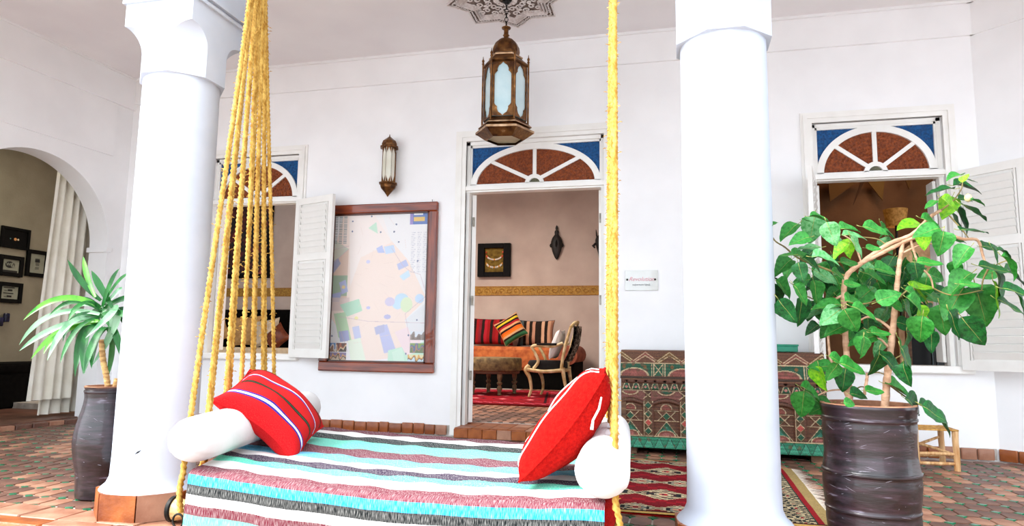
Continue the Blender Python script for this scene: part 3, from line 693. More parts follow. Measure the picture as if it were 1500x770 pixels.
# ropes: twelve a side, gathered above
def attach(side):
    pts = []
    for i, t_ in enumerate((0, .165, .335, .5, .665, .83, .985)):
        u = -.020 if side < 0 else 1.016
        v = .005+t_*1.0
        for k in ((0,) if i in (0, 6) else (-.008, .010)): pts.append((bed(u, v+k), i))
    return pts
APX = {-1: Vector((-1.955, 2.72, 2.84)), 1: Vector((-.235, 2.72, 2.84))}
for side in (-1, 1):
    A = APX[side]; at = attach(side)
    for q, (p, gi) in enumerate(at):
        top = A + Vector((random.uniform(-.006, .006), (q-5.5)*.0036, random.uniform(-.02, .02)))
        end = Vector((p.x, p.y, p.z-.15)); off = -.004 if side < 0 else .004
        L = (top-p).length; n = int(L/.0042); r_ = .0092
        pts = [top.lerp(p, i/n) + Vector((.004*math.sin(i*.0065+q), .003*math.sin(i*.01+q*2), 0)) for i in range(n+1)]
        m_ = int(.17/.0042); pts += [p.lerp(end, (i+1)/m_)+Vector((side*.012*math.sin(PI*(i+1)/m_), 0, 0)) for i in range(m_)]
        b = MB().tube(pts, r_*random.uniform(.94, 1.06), 12, twist=.42)
        for _ in range(60):           # frayed fibres
            c = pts[random.randrange(10, len(pts))]; a = random.uniform(0, 2*PI); d = Vector((math.cos(a), math.sin(a), random.uniform(-.6, .6)))*random.uniform(.010, .024)
            s0 = c+Vector((math.cos(a), math.sin(a), 0))*.008; sw = Vector((0, 0, .00035))
            b.add([s0-sw, s0+sw, s0+d*.6+Vector((0, 0, .004)), s0+d], [(0, 1, 2), (0, 2, 3)])
        b.build('rope', ROPE, day, smooth=70, fixn=False)
        # loop under the rail
    b = MB(); b.tube([A+Vector((0, 0, -.05)), A+Vector((0, 0, .02)), A+Vector((0, 0, .06))], [.024, .03, .022], 16)
    for k in range(9): b.lathe([(.030, -.004), (.034, 0), (.030, .004)], A+Vector((0, 0, -.045+k*.011)), 16)
    b.build('rope_knot', ROPE, day, smooth=50)
    ztop = 2.75+.40*math.sqrt(max(0, 1-((A.x+1.06)/1.05)**2))
    b = MB(); b.tube([A+Vector((.022*math.cos(a), 0, .085+.022*math.sin(a))) for a in [2*PI*i/20 for i in range(21)]], .0055, 8)
    b.tube([A+Vector((0, 0, .105)), Vector((A.x, A.y, ztop+.03))], .007, 8); b.build('hook', IRON, day, smooth=60)
    e = bed(-.020 if side < 0 else 1.016, .01); c = Vector((e.x+side*.0, e.y-.012, e.z-.175))
    b = MB(); b.tube([c+Vector((.022*math.cos(a), -.004, .024*math.sin(a))) for a in [2*PI*i/20 for i in range(21)]], .0038, 8); b.build('ring', IRON, day, smooth=60)
# ------------------------------------------------------------------ bolsters and cushions on it
def bolster(name, label, p, q, r, group):
    p, q = Vector(p), Vector(q); ax = (q-p); L = ax.length; x = ax.normalized(); y = Vector((0, 0, 1)).cross(x).normalized()
    M = Matrix(((x.x, y.x, x.cross(y).x, p.x), (x.y, y.y, x.cross(y).y, p.y), (x.z, y.z, x.cross(y).z, p.z), (0, 0, 0, 1)))
    t = thing(name, label, 'bolster', tuple((p+q)/2-Vector((0, 0, r))), group)
    def f(u, v):
        s = v; c = .115; xx = s*L
        e = min(xx, L-xx); rr = r*(math.sqrt(max(0, 1-(1-e/c)**2)) if e < c else 1); a = 2*PI*u
        rr *= 1+.012*math.sin(3*a+8*s)+.018*math.sin(2*a)*math.sin(5*s+1)
        if e < c*1.3: rr *= 1-.02*abs(math.sin(7*a))*(1-e/(c*1.3))
        fl_ = .9 if math.sin(a) < -.6 else 1
        return (xx-(.02 if s == 0 else 0), rr*math.cos(a), rr*math.sin(a)*fl_)
    b = MB(); vs = [0]+[(.5-.5*math.cos(PI*i/30)) for i in range(1, 30)]+[1]
    b.grid(lambda u, v: f(u, vs[round(v*30)]), 48, 30, M, wu=True); b.build('cover', COTTON, t, smooth=True)
    b = MB(); b.tube([M @ Vector((.115+(L-.23)*i/12, .0, r*1.005)) for i in range(13)], .0016, 5)
    for e in (0.0, L): b.lathe([(.011, -.003), (.008, .004), (0.001, .005)], (0, 0, 0), 12, M=M @ Matrix.Translation((e, 0, 0)) @ Matrix.Rotation(-PI/2 if e == 0 else PI/2, 4, 'Y'))
    b.build('seam', COTTON, t, smooth=50)
    return t
bolster('bolster', 'white cotton bolster across the left end of the daybed, under the striped red cushion', (-1.715, 2.10, .402), (-1.93, 3.36, .425), .088, 'white bolsters on the daybed')
bolster('bolster', 'white cotton bolster across the right end of the daybed, behind the plain red cushion', (-.225, 2.06, .378), (-.30, 3.18, .388), .086, 'white bolsters on the daybed')
def pillow_pt(w_, h_, t_, u, v, pinch=.10, wr=0):
    """u,v in -1..1"""
    x = w_/2*u*(1-pinch*(1-v*v)*abs(u)**3); y = h_/2*v*(1-pinch*(1-u*u)*abs(v)**3)
    z = t_/2*max(0, (1-u**4)*(1-v**4))**.55
    z *= 1+wr*math.sin(5*u+2*v)*math.sin(4*v-u)
    return x, y, z
def pillow(name, label, group, w_, h_, t_, M, m, back=None, tie=None, axis_swap=False, pinch=.10, n=28, wr=.12, bend=0):
    c = M.translation; t = thing(name, label, 'cushion', tuple(c), group)
    for s in (1, -1):
        b = MB()
        def f(u, v, s=s):
            x, y, z = pillow_pt(w_, h_, t_, 2*u-1, 2*v-1, pinch, wr); z = z*s+bend*(x*x)/(w_*w_)*4
            return M @ Vector((x, y, z))
        b.grid(f, n, n); b.build('front' if s > 0 else 'back', m if s > 0 else (back or m), t, smooth=True, fixn=False)
    # piping along the seam
    pts = []
    for k in range(4*16+1):
        q = (k/16) % 4; e = int(q); f_ = q-e; u, v = [(-1+2*f_, -1), (1, -1+2*f_), (1-2*f_, 1), (-1, 1-2*f_)][e]
        x, y, z = pillow_pt(w_, h_, t_, u, v, pinch); pts.append(M @ Vector((x, y, bend*(x*x)/(w_*w_)*4)))
    b = MB().tube(pts, .004, 5); b.build('seam', tie or m, t, smooth=60)
    return t
RS = [(0, '#c8121a'), (.1, '#c2161c'), (.145, '#26288a'), (.17, '#f2f4fa'), (.205, '#26288a'), (.23, '#c8171c'), (.42, '#161414'), (.435, '#1c5a3c'), (.45, '#161414'), (.465, '#cb1c20'), (.635, '#3c2c9a'), (.655, '#e8e4f4'), (.675, '#c81e22'),
      (.84, '#1a1614'), (.858, '#c2452c'), (.866, '#1a1614'), (.885, '#c81418')]
REDSTR = stripe_mat('red_striped_wool', RS, axis=1, slub=.16, sx=160, sy=160, rough=.95, bump=.5, slubcol='#e8705c')
pillow('cushion', 'red woollen cushion with blue, white and black stripes leaning on the left bolster', 'red cushions on the daybed', .43, .42, .15,
       basis((-1.705, 2.668, .475), (.716, .343, -.608), (-.232, .938, .256)), REDSTR, bend=-.03)
# right cushion: tipped over the right bolster, seen from its side
PLAINR = mat('plain_red_wool', '#9c0a08', '#b8160f', scale=90, rough=.95, bump=.7, bscale=260, spec=.1)
rt_ = pillow('cushion', 'bright red woollen cushion with thin white lines tipped against the right bolster', 'red cushions on the daybed', .46, .44, .17,
       basis((-.385, 2.50, .485), (.62, .05, .78), (-.10, .99, .02)), PLAINR, bend=.02, pinch=.06)
b = MB()
Mr = basis((-.385, 2.50, .485), (.62, .05, .78), (-.10, .99, .02))
for v0 in (-.62, .35):
    pts = []
    for k in range(25):
        u = -.985+1.97*k/24; x, y, z = pillow_pt(.46, .44, .17, u, v0+.05*math.sin(3*u), .06, .12); pts.append(Mr @ Vector((x, y, z+.0035+.02*(x*x)/(.46*.46)*4)))
    b.tube(pts, .0028, 5)
b.build('white_stripe', mat('white_thread', '#f3e4dc', '#ffffff', scale=200, rough=.9), rt_, smooth=60, label='thin white woven line')
b = MB(); pts = [Mr @ Vector((.175+.02*math.sin(k*.4), -.21+k*.004, .01+.012*k*.3)) for k in range(2)]
b.tube([Vector((-.245, 2.26, .60)), Vector((-.25, 2.235, .565)), Vector((-.268, 2.225, .53)), Vector((-.272, 2.22, .50))], [.003, .004, .004, .006], 6); b.build('tassel', mat('white_thread_tassel', '#f3e4dc', '#ffffff', scale=200, rough=.9), rt_, smooth=60)
# turned wooden post lying by the foot of the left column
lg = thing('wooden_post', 'short pale turned wooden post with iron straps between the column foot and the daybed', 'post', (-2.02, 2.60, 0))
PALEW = mat('pale_turned_wood', '#c79a5c', '#e6c890', scale=14, rough=.5, bump=.2, stretch=(1, 6, 6))
Ml = Matrix.Translation((-2.10, 2.56, .055)) @ Matrix.Rotation(math.radians(4), 4, 'Z') @ Matrix.Rotation(PI/2, 4, 'Y')
MB().lathe([(.045, 0), (.047, .02), (.040, .05), (.030, .07), (.034, .10), (.042, .14), (.046, .20), (.040, .30), (.044, .40)], (0, 0, 0), 24, M=Ml).build('turned_shaft', PALEW, lg, smooth=50)
for zz in (0.0, .155):
    MB().lathe([(.05, zz-.004), (.054, zz), (.054, zz+.014), (.05, zz+.018)], (0, 0, 0), 24, M=Ml).build('strap', IRON, lg, smooth=40)
# ------------------------------------------------------------------ lanterns, ceiling rose, map, sign
BRASS = mat('aged_brass', '#4a2c16', '#8a5c30', scale=18, rough=.38, metal=.75, bump=.25, bscale=60, third='#c69a68')
BRASS2 = mat('pale_aged_brass', '#8a6440', '#c9a684', scale=18, rough=.42, metal=.6, bump=.2)  # paler brass for the collar and base edges
GLASSW = mat('frosted_lantern_glass', '#b9d6dc', '#d6e8ea', scale=5, rough=.35, spec=.6, bump=.05, bscale=20)
GLASSP = mat('cream_lantern_glass', '#dedbc8', '#f0eee2', scale=5, rough=.25, spec=.6)
def hexring(R, z, a0, n=6): return [(R*math.cos(a0+2*PI*k/n), R*math.sin(a0+2*PI*k/n), z) for k in range(n)]
def hexloft(b, prof, c, a0, n=6, cap=True): b.lathe(prof, c, n, a0=a0, cap=cap)
def ogee(z):   # half width of the glass opening, z 0..1 bottom to top
    z = abs(z-.5)*2
    if z < .62: return 1.0
    if z < .70: return 1.0-.35*math.sin((z-.62)/.08*PI/2)
    if z < .80: return .62+.10*math.sin((z-.70)/.10*PI)
    return .60*math.sqrt(max(0, 1-((z-.80)/.20)**2))+.02
def brass_face(b, P0, P1, z0, z1, m=.12, th=.006, og=ogee, n=30):
    """flat brass sheet between two hexagon corners with an ogee opening"""
    P0, P1 = Vector(P0), Vector(P1); x = P1-P0; W = x.length; x.normalize(); nrm = Vector((x.y, -x.x, 0)); mid = (P0+P1)/2
    hw = W/2-.004; gw = W/2*(1-m*2)
    zs = [z0+(z1-z0)*i/n for i in range(n+1)]
    for s in (-1, 1):
        A = [(s*hw, z) for z in zs]
        B = [(s*(gw*og((z-z0-.03*(z1-z0))/(.94*(z1-z0))) if z0+.03*(z1-z0) < z < z1-.03*(z1-z0) else 0.0), z) for z in zs]
        b.strip(A, B, -th/2, th/2, to3=lambda q, z, y: tuple(mid + x*q + nrm*y + Vector((0, 0, z-mid.z))))
LX, LY = -1.245, 4.80
lan = thing('hanging_lantern', 'large hexagonal brass lantern with frosted glass hanging from the ceiling rose', 'lantern', (LX, LY, 2.28))
A0 = math.radians(7); RB = .165; z0, z1 = 2.445, 2.86
c = (LX, LY, 0)
b = MB(); hexloft(b, [(.150, 2.86), (.178, 2.875), (.178, 2.885), (.12, 2.935), (.105, 2.94)], c, A0); b.build('shoulder', BRASS, lan)
b = MB(); hexloft(b, [(.128, 2.935), (.132, 2.945), (.11, 2.96)], c, A0); b.build('collar', BRASS2, lan)
b = MB(); hexloft(b, [(.098, 2.95), (.108, 2.985), (.104, 3.02), (.085, 3.06), (.055, 3.09), (.024, 3.105), (.02, 3.11)], c, A0, 12); b.build('dome', BRASS, lan, smooth=25)
b = MB(); b.lathe([(.02, 3.10), (.018, 3.12), (.026, 3.13), (.018, 3.14), (.018, 3.18), (.034, 3.185), (.036, 3.192), (.02, 3.20), (.008, 3.21)], c, 16); b.build('finial', BRASS, lan, smooth=40)
b = MB(); hexloft(b, [(.150, 2.445), (.20, 2.40), (.205, 2.392), (.165, 2.385), (.17, 2.378), (.215, 2.36), (.222, 2.35), (.150, 2.30), (.138, 2.295), (.205, 2.352), (.16, 2.372), (.145, 2.44)], c, A0, cap=False); b.build('base_flare', BRASS, lan)
b = MB(); hexloft(b, [(.196, 2.402), (.204, 2.398), (.204, 2.39)], c, A0, cap=False); hexloft(b, [(.216, 2.366), (.225, 2.362), (.224, 2.346)], c, A0, cap=False); b.build('base_edge', BRASS2, lan)
b = MB(); hexloft(b, [(.135, 2.312), (.135, 2.316)], c, A0); b.build('bottom_glass', mat('cream_glass', '#b3ad90', '#c9c4a6', scale=6, rough=.3), lan, label='cream glass underside')
R6 = hexring(RB, 0, A0)
for k in range(6):
    P0 = Vector((LX+R6[k][0], LY+R6[k][1], z0)); P1 = Vector((LX+R6[(k+1) % 6][0], LY+R6[(k+1) % 6][1], z0))
    b = MB(); brass_face(b, P0, P1, z0, z1); b.build('brass_frame', BRASS, lan)
    i0, i1 = P0.lerp(Vector((LX, LY, z0)), .05), P1.lerp(Vector((LX, LY, z0)), .05)
    MB().add([i0, i1, i1+Vector((0, 0, z1-z0)), i0+Vector((0, 0, z1-z0))], [(0, 1, 2, 3)]).build('glass_pane', GLASSW, lan)
    q = Vector((LX+R6[k][0]*1.06, LY+R6[k][1]*1.06, 0))
    b = MB(); b.lathe([(.0075, 2.40), (.0075, 2.90), (.011, 2.905), (.0065, 2.915), (.011, 2.93), (.004, 2.945), (.002, 2.965)], q, 10); b.build('corner_rod', BRASS, lan, smooth=50)
b = MB()
def link(c, r, ax, th=.003):
    ex = Vector((1, 0, 0)) if ax else Vector((0, 1, 0)); b.tube([Vector(c)+ex*(r*.6*math.cos(a))+Vector((0, 0, r*math.sin(a))) for a in [2*PI*i/16 for i in range(17)]], th, 6)
b = MB(); z = 3.225; k = 0
while z < 3.43: link((LX, LY, z), .022, k % 2); z += .034; k += 1
b.build('chain', IRON, lan, smooth=50)
MB().lathe([(.03, 3.40), (.034, 3.425)], (LX, LY, 0), 16).build('ceiling_hook', IRON, lan)

# ceiling rose: eight-pointed star of carved plaster
rose = thing('ceiling_rose', 'carved plaster eight-pointed star rose on the ceiling above the hanging lantern', 'ceiling rose', (-1.25, 4.78, 3.43))
RC = Vector((-1.25, 4.78)); RR = .47
CARVE = mat('carved_plaster', '#cfc5c2', '#e4dcda', scale=30, rough=.85, bump=.2); DARKC = mat('recess_shade_plaster', '#6a5a54', '#8a7a72', scale=30, rough=.9)  # dark plaster tone paints the shade between the carvings
def star(R, z, n=8, inner=.765, a0=math.radians(68.5-90+22.5)):
    pts = []
    for k in range(2*n):
        rr = R if k % 2 == 0 else R*inner; a = a0+PI*k/n; pts.append((RC.x+rr*math.cos(a), RC.y+rr*math.sin(a), z))
    return pts
def star_layer(name, R0, R1, za, zb, m, zin=None):
    b = MB(); n = 16; zin = zb if zin is None else zin
    A, B = star(R0, za), star(R1, zin); b.add(star(R0, 3.43)+A+B, [(i, (i+1) % n, (i+1) % n+n, i+n) for i in range(n)]+[(i+n, (i+1) % n+n, (i+1) % n+2*n, i+2*n) for i in range(n)])
    return b.build(name, m, rose, fixn=True)
b = MB().add(star(RR, 3.424), [tuple(range(16))]); b.build('recess', DARKC, rose)
star_layer('outer_rim', RR*1.015, RR*.985, 3.408, 3.412, CARVE); 
for q in (.87, .80, .735): 
    b = MB(); A, B, C_ = star(RR*q, 3.424), star(RR*(q-.022), 3.404), star(RR*(q-.05), 3.424); n = 16
    b.add(A+B+C_, [(i, (i+1) % n, (i+1) % n+n, i+n) for i in range(n)]+[(i+n, (i+1) % n+n, (i+1) % n+2*n, i+2*n) for i in range(n)]); b.build('star_moulding', CARVE, rose)
b = MB()   # carved scrolls: eightfold
for k in range(8):
    a = PI/4*k+math.radians(1)
    for (r0, w0, tw, s) in ((.08, .030, 3.3, 1), (.08, .030, 3.3, -1), (.15, .034, 3.6, 1), (.15, .034, 3.6, -1), (.225, .032, 3.4, 1), (.225, .032, 3.4, -1), (.28, .026, 3.4, 1), (.28, .026, 3.4, -1), (.19, .022, 3.0, 1), (.19, .022, 3.0, -1)):
        off = s*(.16 if r0 != .19 else .36); cc = Vector((RC.x+r0*math.cos(a+off), RC.y+r0*math.sin(a+off), 3.41))
        pts = [cc+Vector((w0*(1-t_/tw*.8)*math.cos(a+s*(t_*2+1.5)), w0*(1-t_/tw*.8)*math.sin(a+s*(t_*2+1.5)), 0)) for t_ in [tw*i/14 for i in range(15)]]
        b.tube(pts, .0062, 4)
for k in range(112):   # pierced beads in the border band
    pass
for k in range(16):
    S = star(RR*.925, 3.41); p, q = Vector(S[k]), Vector(S[(k+1) % 16]); L = (q-p).length; m_ = int(L/.022)
    for i in range(m_):
        c0 = p.lerp(q, (i+.5)/m_); a = random.uniform(0, PI); e = Vector((math.cos(a), math.sin(a), 0))*.009; f_ = Vector((-e.y, e.x, 0))
        b.tube([c0-e-f_*.6, c0-f_*.2, c0+e*.4+f_*.6, c0+e+f_*.2], .0048, 4)
o = b.build('scrollwork', CARVE, rose); o['kind'] = 'stuff'

# wall lantern
wl = thing('wall_lantern', 'narrow brass wall lantern with pale glass above the framed map', 'wall lamp', (-2.51, 5.52, 2.08))
WX, WY = -2.505, 5.510; n = 8; c = (WX, WY, 0); R = .062
b = MB(); b.lathe([(.086, 2.515), (.084, 2.53), (.07, 2.535), (.072, 2.55), (.06, 2.58), (.03, 2.605), (.006, 2.625), (.003, 2.645)], c, n); b.build('roof', BRASS, wl)
b = MB(); b.lathe([(.003, 2.07), (.012, 2.085), (.04, 2.12), (.068, 2.15), (.074, 2.17), (.072, 2.178), (.086, 2.185), (.084, 2.195), (.06, 2.20)], c, n); b.build('cup', BRASS, wl)
b = MB(); b.lathe([(R*.93, 2.195), (R*.93, 2.52)], c, n, cap=False); b.build('glass', GLASSP, wl)
def spike(z): z = abs(z-.5)*2; return .9 if z < .70 else .9*(1-(z-.70)/.3)**.8
b = MB()
for k in range(n):
    a, a2 = 2*PI*k/n, 2*PI*(k+1)/n; P0 = Vector((WX+R*math.cos(a), WY+R*math.sin(a), 2.195)); P1 = Vector((WX+R*math.cos(a2), WY+R*math.sin(a2), 2.195))
    b = MB(); brass_face(b, P0, P1, 2.195, 2.52, m=.05, th=.003, og=spike, n=16); b.build('brass_frame', BRASS, wl)
MB().b2(WX-.03, WX+.03, WY+.05, YB, 2.22, 2.5).build('back_plate', BRASS, wl)

# ------------------------------------------------------------------ framed street map
mp_ = thing('framed_map', 'large street map behind glass in a reddish-brown wooden frame on the wall', 'map', (-2.58, 5.59, .51))
WOODR = mat('polished_red_wood', '#5a1a06', '#943c0e', scale=3.5, spec=.3, rough=.3, bump=.15, bscale=20, stretch=(8, 8, .8), coat=.5, third='#964418')
WOODH = mat('polished_red_wood_rails', '#5a1a06', '#943c0e', scale=3.5, spec=.3, rough=.3, bump=.15, bscale=20, stretch=(.8, 8, 8), coat=.5, third='#964418')
MX0, MX1, MZ0, MZ1 = -3.145, -2.045, .515, 2.02; fw = .082
for x0, x1, q0, q1, m in ((MX0, MX0+fw, MZ0+fw, MZ1-fw, WOODR), (MX1-fw, MX1, MZ0+fw, MZ1-fw, WOODR), (MX0, MX1, MZ0, MZ0+fw, WOODH), (MX0, MX1, MZ1-fw, MZ1, WOODH)):
    b = MB(); b.b2(x0, x1, YB-.045, YB-.004, q0, q1, .008); b.build('frame_rail', m, mp_)
b = MB(); i0, i1, j0, j1 = MX0+fw, MX1-fw, MZ0+fw, MZ1-fw
for x0, x1, q0, q1 in ((i0, i0+.014, j0, j1), (i1-.014, i1, j0, j1), (i0, i1, j0, j0+.014), (i0, i1, j1-.014, j1)): b.b2(x0, x1, YB-.033, YB-.01, q0, q1)
b.build('inner_bead', mat('dark_bead', '#38150a', '#572411', scale=10, rough=.35), mp_)
NU, NV = 260, 380
U, V = np.meshgrid((np.arange(NU)+.5)/NU, (np.arange(NV)+.5)/NV, indexing='ij')   # V up
VD = 1-V
Cm = np.zeros((NU, NV, 3)); Cm[:] = hx('#f1efee')
def inpoly(P):
    P = np.array(P); r = np.zeros(U.shape, bool); j = len(P)-1
    for i in range(len(P)):
        c_ = ((P[i, 1] > VD) != (P[j, 1] > VD)) & (U < (P[j, 0]-P[i, 0])*(VD-P[i, 1])/(P[j, 1]-P[i, 1]+1e-12)+P[i, 0]); r ^= c_; j = i
    return r
LIGHT_WASH = .40  # share of white over the print, the wash of light painted in
def paint(mask, col, a=1.0): Cm[mask] = Cm[mask]*(1-a)+(np.array(hx(col))*(1-LIGHT_WASH*(.35 if dark_ else 1))+np.array(hx('#f6f4f2'))*LIGHT_WASH*(.35 if dark_ else 1))*a
dark_ = False
def seg(x0, y0, x1, y1, w_, col, a=1.0):
    dx, dy = x1-x0, (y1-y0); L2 = dx*dx+dy*dy*1; tt = np.clip(((U-x0)*dx+(VD-y0)*dy)/L2, 0, 1); d = np.hypot((U-x0-tt*dx)*.94, (VD-y0-tt*dy)*1.34); paint(d < w_, col, a)
# u 0..1 across, v 0..1 down
paint(inpoly([(.10, .0), (.42, .0), (.60, .18), (.80, .33), (.99, .58), (.78, .72), (.86, .95), (.35, 1), (.0, .70), (0, .30)]), '#f6d9c6')
paint(inpoly([(.16, .0), (.50, .0), (.62, .2), (.3, .3), (.2, .5)]), '#f7e9e2', .7)
paint((U < .17) & (VD > .24) & (VD < .58), '#d9a77f', .9); paint(inpoly([(0, .22), (.02, .18), (.17, .24), (0, .34)]), '#b9c4a4', .8)
paint(inpoly([(0, .33), (.06, .30), (.09, .34), (.0, .42)]), '#5560a8'); paint((U < .17) & (VD > .42) & (VD < .56), '#3f8f46', .95)
paint(inpoly([(.08, .47), (.15, .45), (.18, .53), (.12, .55)]), '#7f8fd0'); paint(inpoly([(0, .55), (.12, .53), (.09, .60), (0, .60)]), '#6f80c8')
paint((U < .2) & (VD > .57) & (VD < .66), '#d8b3a8', .8); paint(inpoly([(.1, .62), (.3, .58), (.34, .66), (.18, .70)]), '#6fcf9c', .9)
paint(inpoly([(.04, .68), (.16, .67), (.24, .86), (.10, .84)]), '#8ec77a'); paint(inpoly([(.10, .80), (.2, .79), (.22, .86), (.12, .87)]), '#6272c0')
paint(inpoly([(.24, .77), (.31, .76), (.34, .84), (.27, .85)]), '#a7aede'); paint(inpoly([(.2, .86), (.33, .84), (.40, 1), (.24, 1)]), '#dfeccf')
paint(inpoly([(.50, .76), (.60, .75), (.70, .92), (.58, .94)]), '#9aa3de'); paint(inpoly([(.47, .77), (.57, .75), (.58, .80), (.49, .82)]), '#8b90c8')
paint(inpoly([(.62, .92), (.98, .86), (.98, 1), (.62, 1)]), '#a9e3bf'); paint(inpoly([(.66, .93), (.76, .90), (.79, .99), (.68, 1)]), '#bfeccd')
paint(inpoly([(.37, .10), (.45, .06), (.47, .14)]), '#a7e0b8'); paint(inpoly([(.46, .24), (.52, .22), (.55, .27), (.48, .27)]), '#8fa6e6')
paint(inpoly([(.54, .23), (.64, .22), (.66, .27), (.56, .28)]), '#a9cdf2'); paint(inpoly([(.68, .35), (.77, .32), (.8, .36), (.7, .39)]), '#93a2dc')
paint(inpoly([(.71, .43), (.8, .39), (.82, .43), (.75, .46)]), '#b5dcf0')
for x_, y_, rx, ry, c_ in ((.74, .585, .07, .04, '#a8d6f0'), (.70, .62, .05, .03, '#a8d6f0'), (.92, .58, .045, .03, '#a2ccf0'), (.79, .62, .06, .05, '#cfe6a8'), (.62, .60, .05, .03, '#c3b6dd'), (.60, .70, .035, .015, '#8f8fd0'), (.13, .5, .02, .012, '#e8c23c'), (.28, .71, .02, .012, '#e8d83c'), (.40, .64, .02, .01, '#8f8fd0'), (.38, .33, .02, .012, '#b9b9e6')):
    paint(((U-x_)/rx)**2+((VD-y_)/ry)**2 < 1, c_)
paint(inpoly([(.68, .80), (.90, .74), (.96, .92), (.80, .95)]), '#f3d3d6'); paint(inpoly([(.78, .72), (1, .60), (1, .86), (.86, .84)]), '#dcdfe2', .9)
for a_ in range(26):
    x_, y_ = .2+.6*((a_*37) % 26)/26, .05+.85*((a_*17) % 26)/26; seg(x_, y_, x_+.10*math.cos(a_), y_+.06*math.sin(a_), .0012, '#e0bfae', .8)
for g in ((.62, .24, .74, .36), (.74, .36, .82, .40), (.82, .40, .92, .42), (.92, .42, .99, .56), (.99, .56, .78, .68), (.78, .68, .86, .93), (.1, .70, .4, .73), (.4, .73, .99, .74), (.02, .24, .17, .22), (.05, .68, .2, .93), (.0, .34, .17, .24)): seg(*g, .0022, '#b98f9c', .8)
dark_ = True
paint((U > .80) & (U < .98) & (VD > .0) & (VD < .085), '#3e6bb8'); paint((U > .84) & (U < .95) & (VD > .035) & (VD < .062), '#e6bb4a'); paint((U > .84) & (U < .93) & (VD < .02), '#f5f5f5'); paint((U > .8) & (U < .83) & (VD < .085), '#8d7cc4')
for k in range(22):
    y_ = .14+k*.0125
    for x_ in (.82, .88, .94): paint((U > x_) & (U < x_+.045-.008*(k % 3)) & (abs(VD-y_) < .0026) & (np.sin(U*900+k) > -.5), '#c9c9d2')
for k in range(16):
    y_ = .02+k*.012
    for x_ in (.0, .05, .10): paint((U > x_+.006) & (U < x_+.044) & (abs(VD-y_) < .003), '#9aa0a0')
for x_, y_ in ((.4, .02), (.2, .05), (.2, .12), (.5, .13), (.64, .13), (.69, .20), (.99, .37), (.66, .08), (.89, .33), (.03, .83), (.03, .93), (.9, .72), (.82, .82), (.8, .94)): paint((U-x_)**2*.88+(VD-y_)**2*1.8 < .00007, '#5c6b8c')
def photo(x0, x1, y0, y1, cols, seed):
    r_ = np.random.default_rng(seed); m_ = (U > x0) & (U < x1) & (VD > y0) & (VD < y1); f_ = np.clip((VD-y0)/(y1-y0), 0, .999)
    n_ = .22*np.sin(U*120+seed)+.18*np.sin(U*61+VD*90+seed*2); k_ = np.clip(((f_+n_)*len(cols)).astype(int), 0, len(cols)-1)
    for i, c_ in enumerate(cols): paint(m_ & (k_ == i), c_)
photo(.0, .075, .875, .935, ['#3b7fc0', '#d8d0c4', '#8a5a3a'], 3); photo(.082, .19, .875, .935, ['#5a2a18', '#b05a30', '#e6cfa8', '#38201a'], 5); photo(.0, .19, .94, .99, ['#8b7aa8', '#e0a860', '#40303a', '#c8b090'], 8)
photo(.84, .985, .795, .85, ['#dfe6ec', '#8a7a70', '#6a5648'], 4); photo(.84, .985, .87, .935, ['#7a9a3a', '#3a5a8a', '#a07050', '#5a7030'], 6); photo(.82, .985, .945, .99, ['#e8e0b0', '#e0a82c', '#7a4a20', '#c8e0e8'], 9)
gx = np.linspace(i0, i1, NU+1); gz = np.linspace(j0, j1, NV+1)
P = np.zeros((NU+1, NV+1, 3)); P[..., 0] = gx[:, None]; P[..., 1] = YB-.012; P[..., 2] = gz[None]
colour_sheet('map_print', attr_mat('printed_map_paper', rough=.5, bump=0), P, Cm, mp_)
gl = bpy.data.materials.new('clear_glass'); gl.use_nodes = True; gn = gl.node_tree.nodes; gb_ = gn['Principled BSDF']; gb_.inputs['Transmission Weight'].default_value = 1; gb_.inputs['Roughness'].default_value = .0; gb_.inputs['IOR'].default_value = 1.45
gb_.inputs['Alpha'].default_value = .16; gb_.inputs['Base Color'].default_value = (1, 1, 1, 1)
MB().add([(i0, YB-.018, j0), (i1, YB-.018, j0), (i1, YB-.018, j1), (i0, YB-.018, j1)], [(0, 1, 2, 3)]).build('glass', gl, mp_)
MB().lathe([(.002, 0), (.002, .02), (.006, .022)], (MX1-.06, YB-.02, MZ1), 8).build('nail', IRON, mp_)

# ------------------------------------------------------------------ small sign
sg_ = thing('wall_sign', 'small clear plaque with pink cursive lettering screwed to the wall', 'sign', (-.275, 5.59, 1.22))
MB().b2(-.41, -.145, YB-.012, YB-.006, 1.222, 1.385, .002).build('plate', mat('plaque_acrylic', '#d6d8d3', '#dfe0dc', scale=8, rough=.15, coat=.6), sg_)
for x_ in (-.392, -.168): MB().lathe([(.0085, 0), (.0085, .006), (.006, .01)], (0, 0, 0), 14, M=Matrix.Translation((x_, YB-.012, 1.31)) @ Matrix.Rotation(PI/2, 4, 'X')).build('screw', IRON, sg_, smooth=40)
def text(s, size, loc, m, parent, rot=(PI/2, 0, 0), shear=0, align='CENTER', ext=.0006, bold=0, name='lettering'):
    cu = bpy.data.curves.new(name, 'FONT'); cu.body = s; cu.size = size; cu.extrude = ext; cu.align_x = align; cu.align_y = 'CENTER'; cu.shear = shear; cu.offset = bold
    o = bpy.data.objects.new(name, cu); COL.objects.link(o); o.data.materials.append(m)
    o.rotation_euler = rot; off = Vector(parent['_o']) if parent is not None else Vector((0, 0, 0)); o.location = Vector(loc)-off
    me = bpy.data.meshes.new_from_object(o); bpy.data.objects.remove(o); me.materials.clear(); me.materials.append(m)
    o2 = bpy.data.objects.new(name, me); COL.objects.link(o2); o2.rotation_euler = rot; o2.location = Vector(loc)-off
    if parent is not None: o2.parent = parent
    return o2
text('Revolution', .047, (-.278, YB-.0135, 1.313), mat('pink_ink', '#d98a96', rough=.4), sg_, shear=.42)
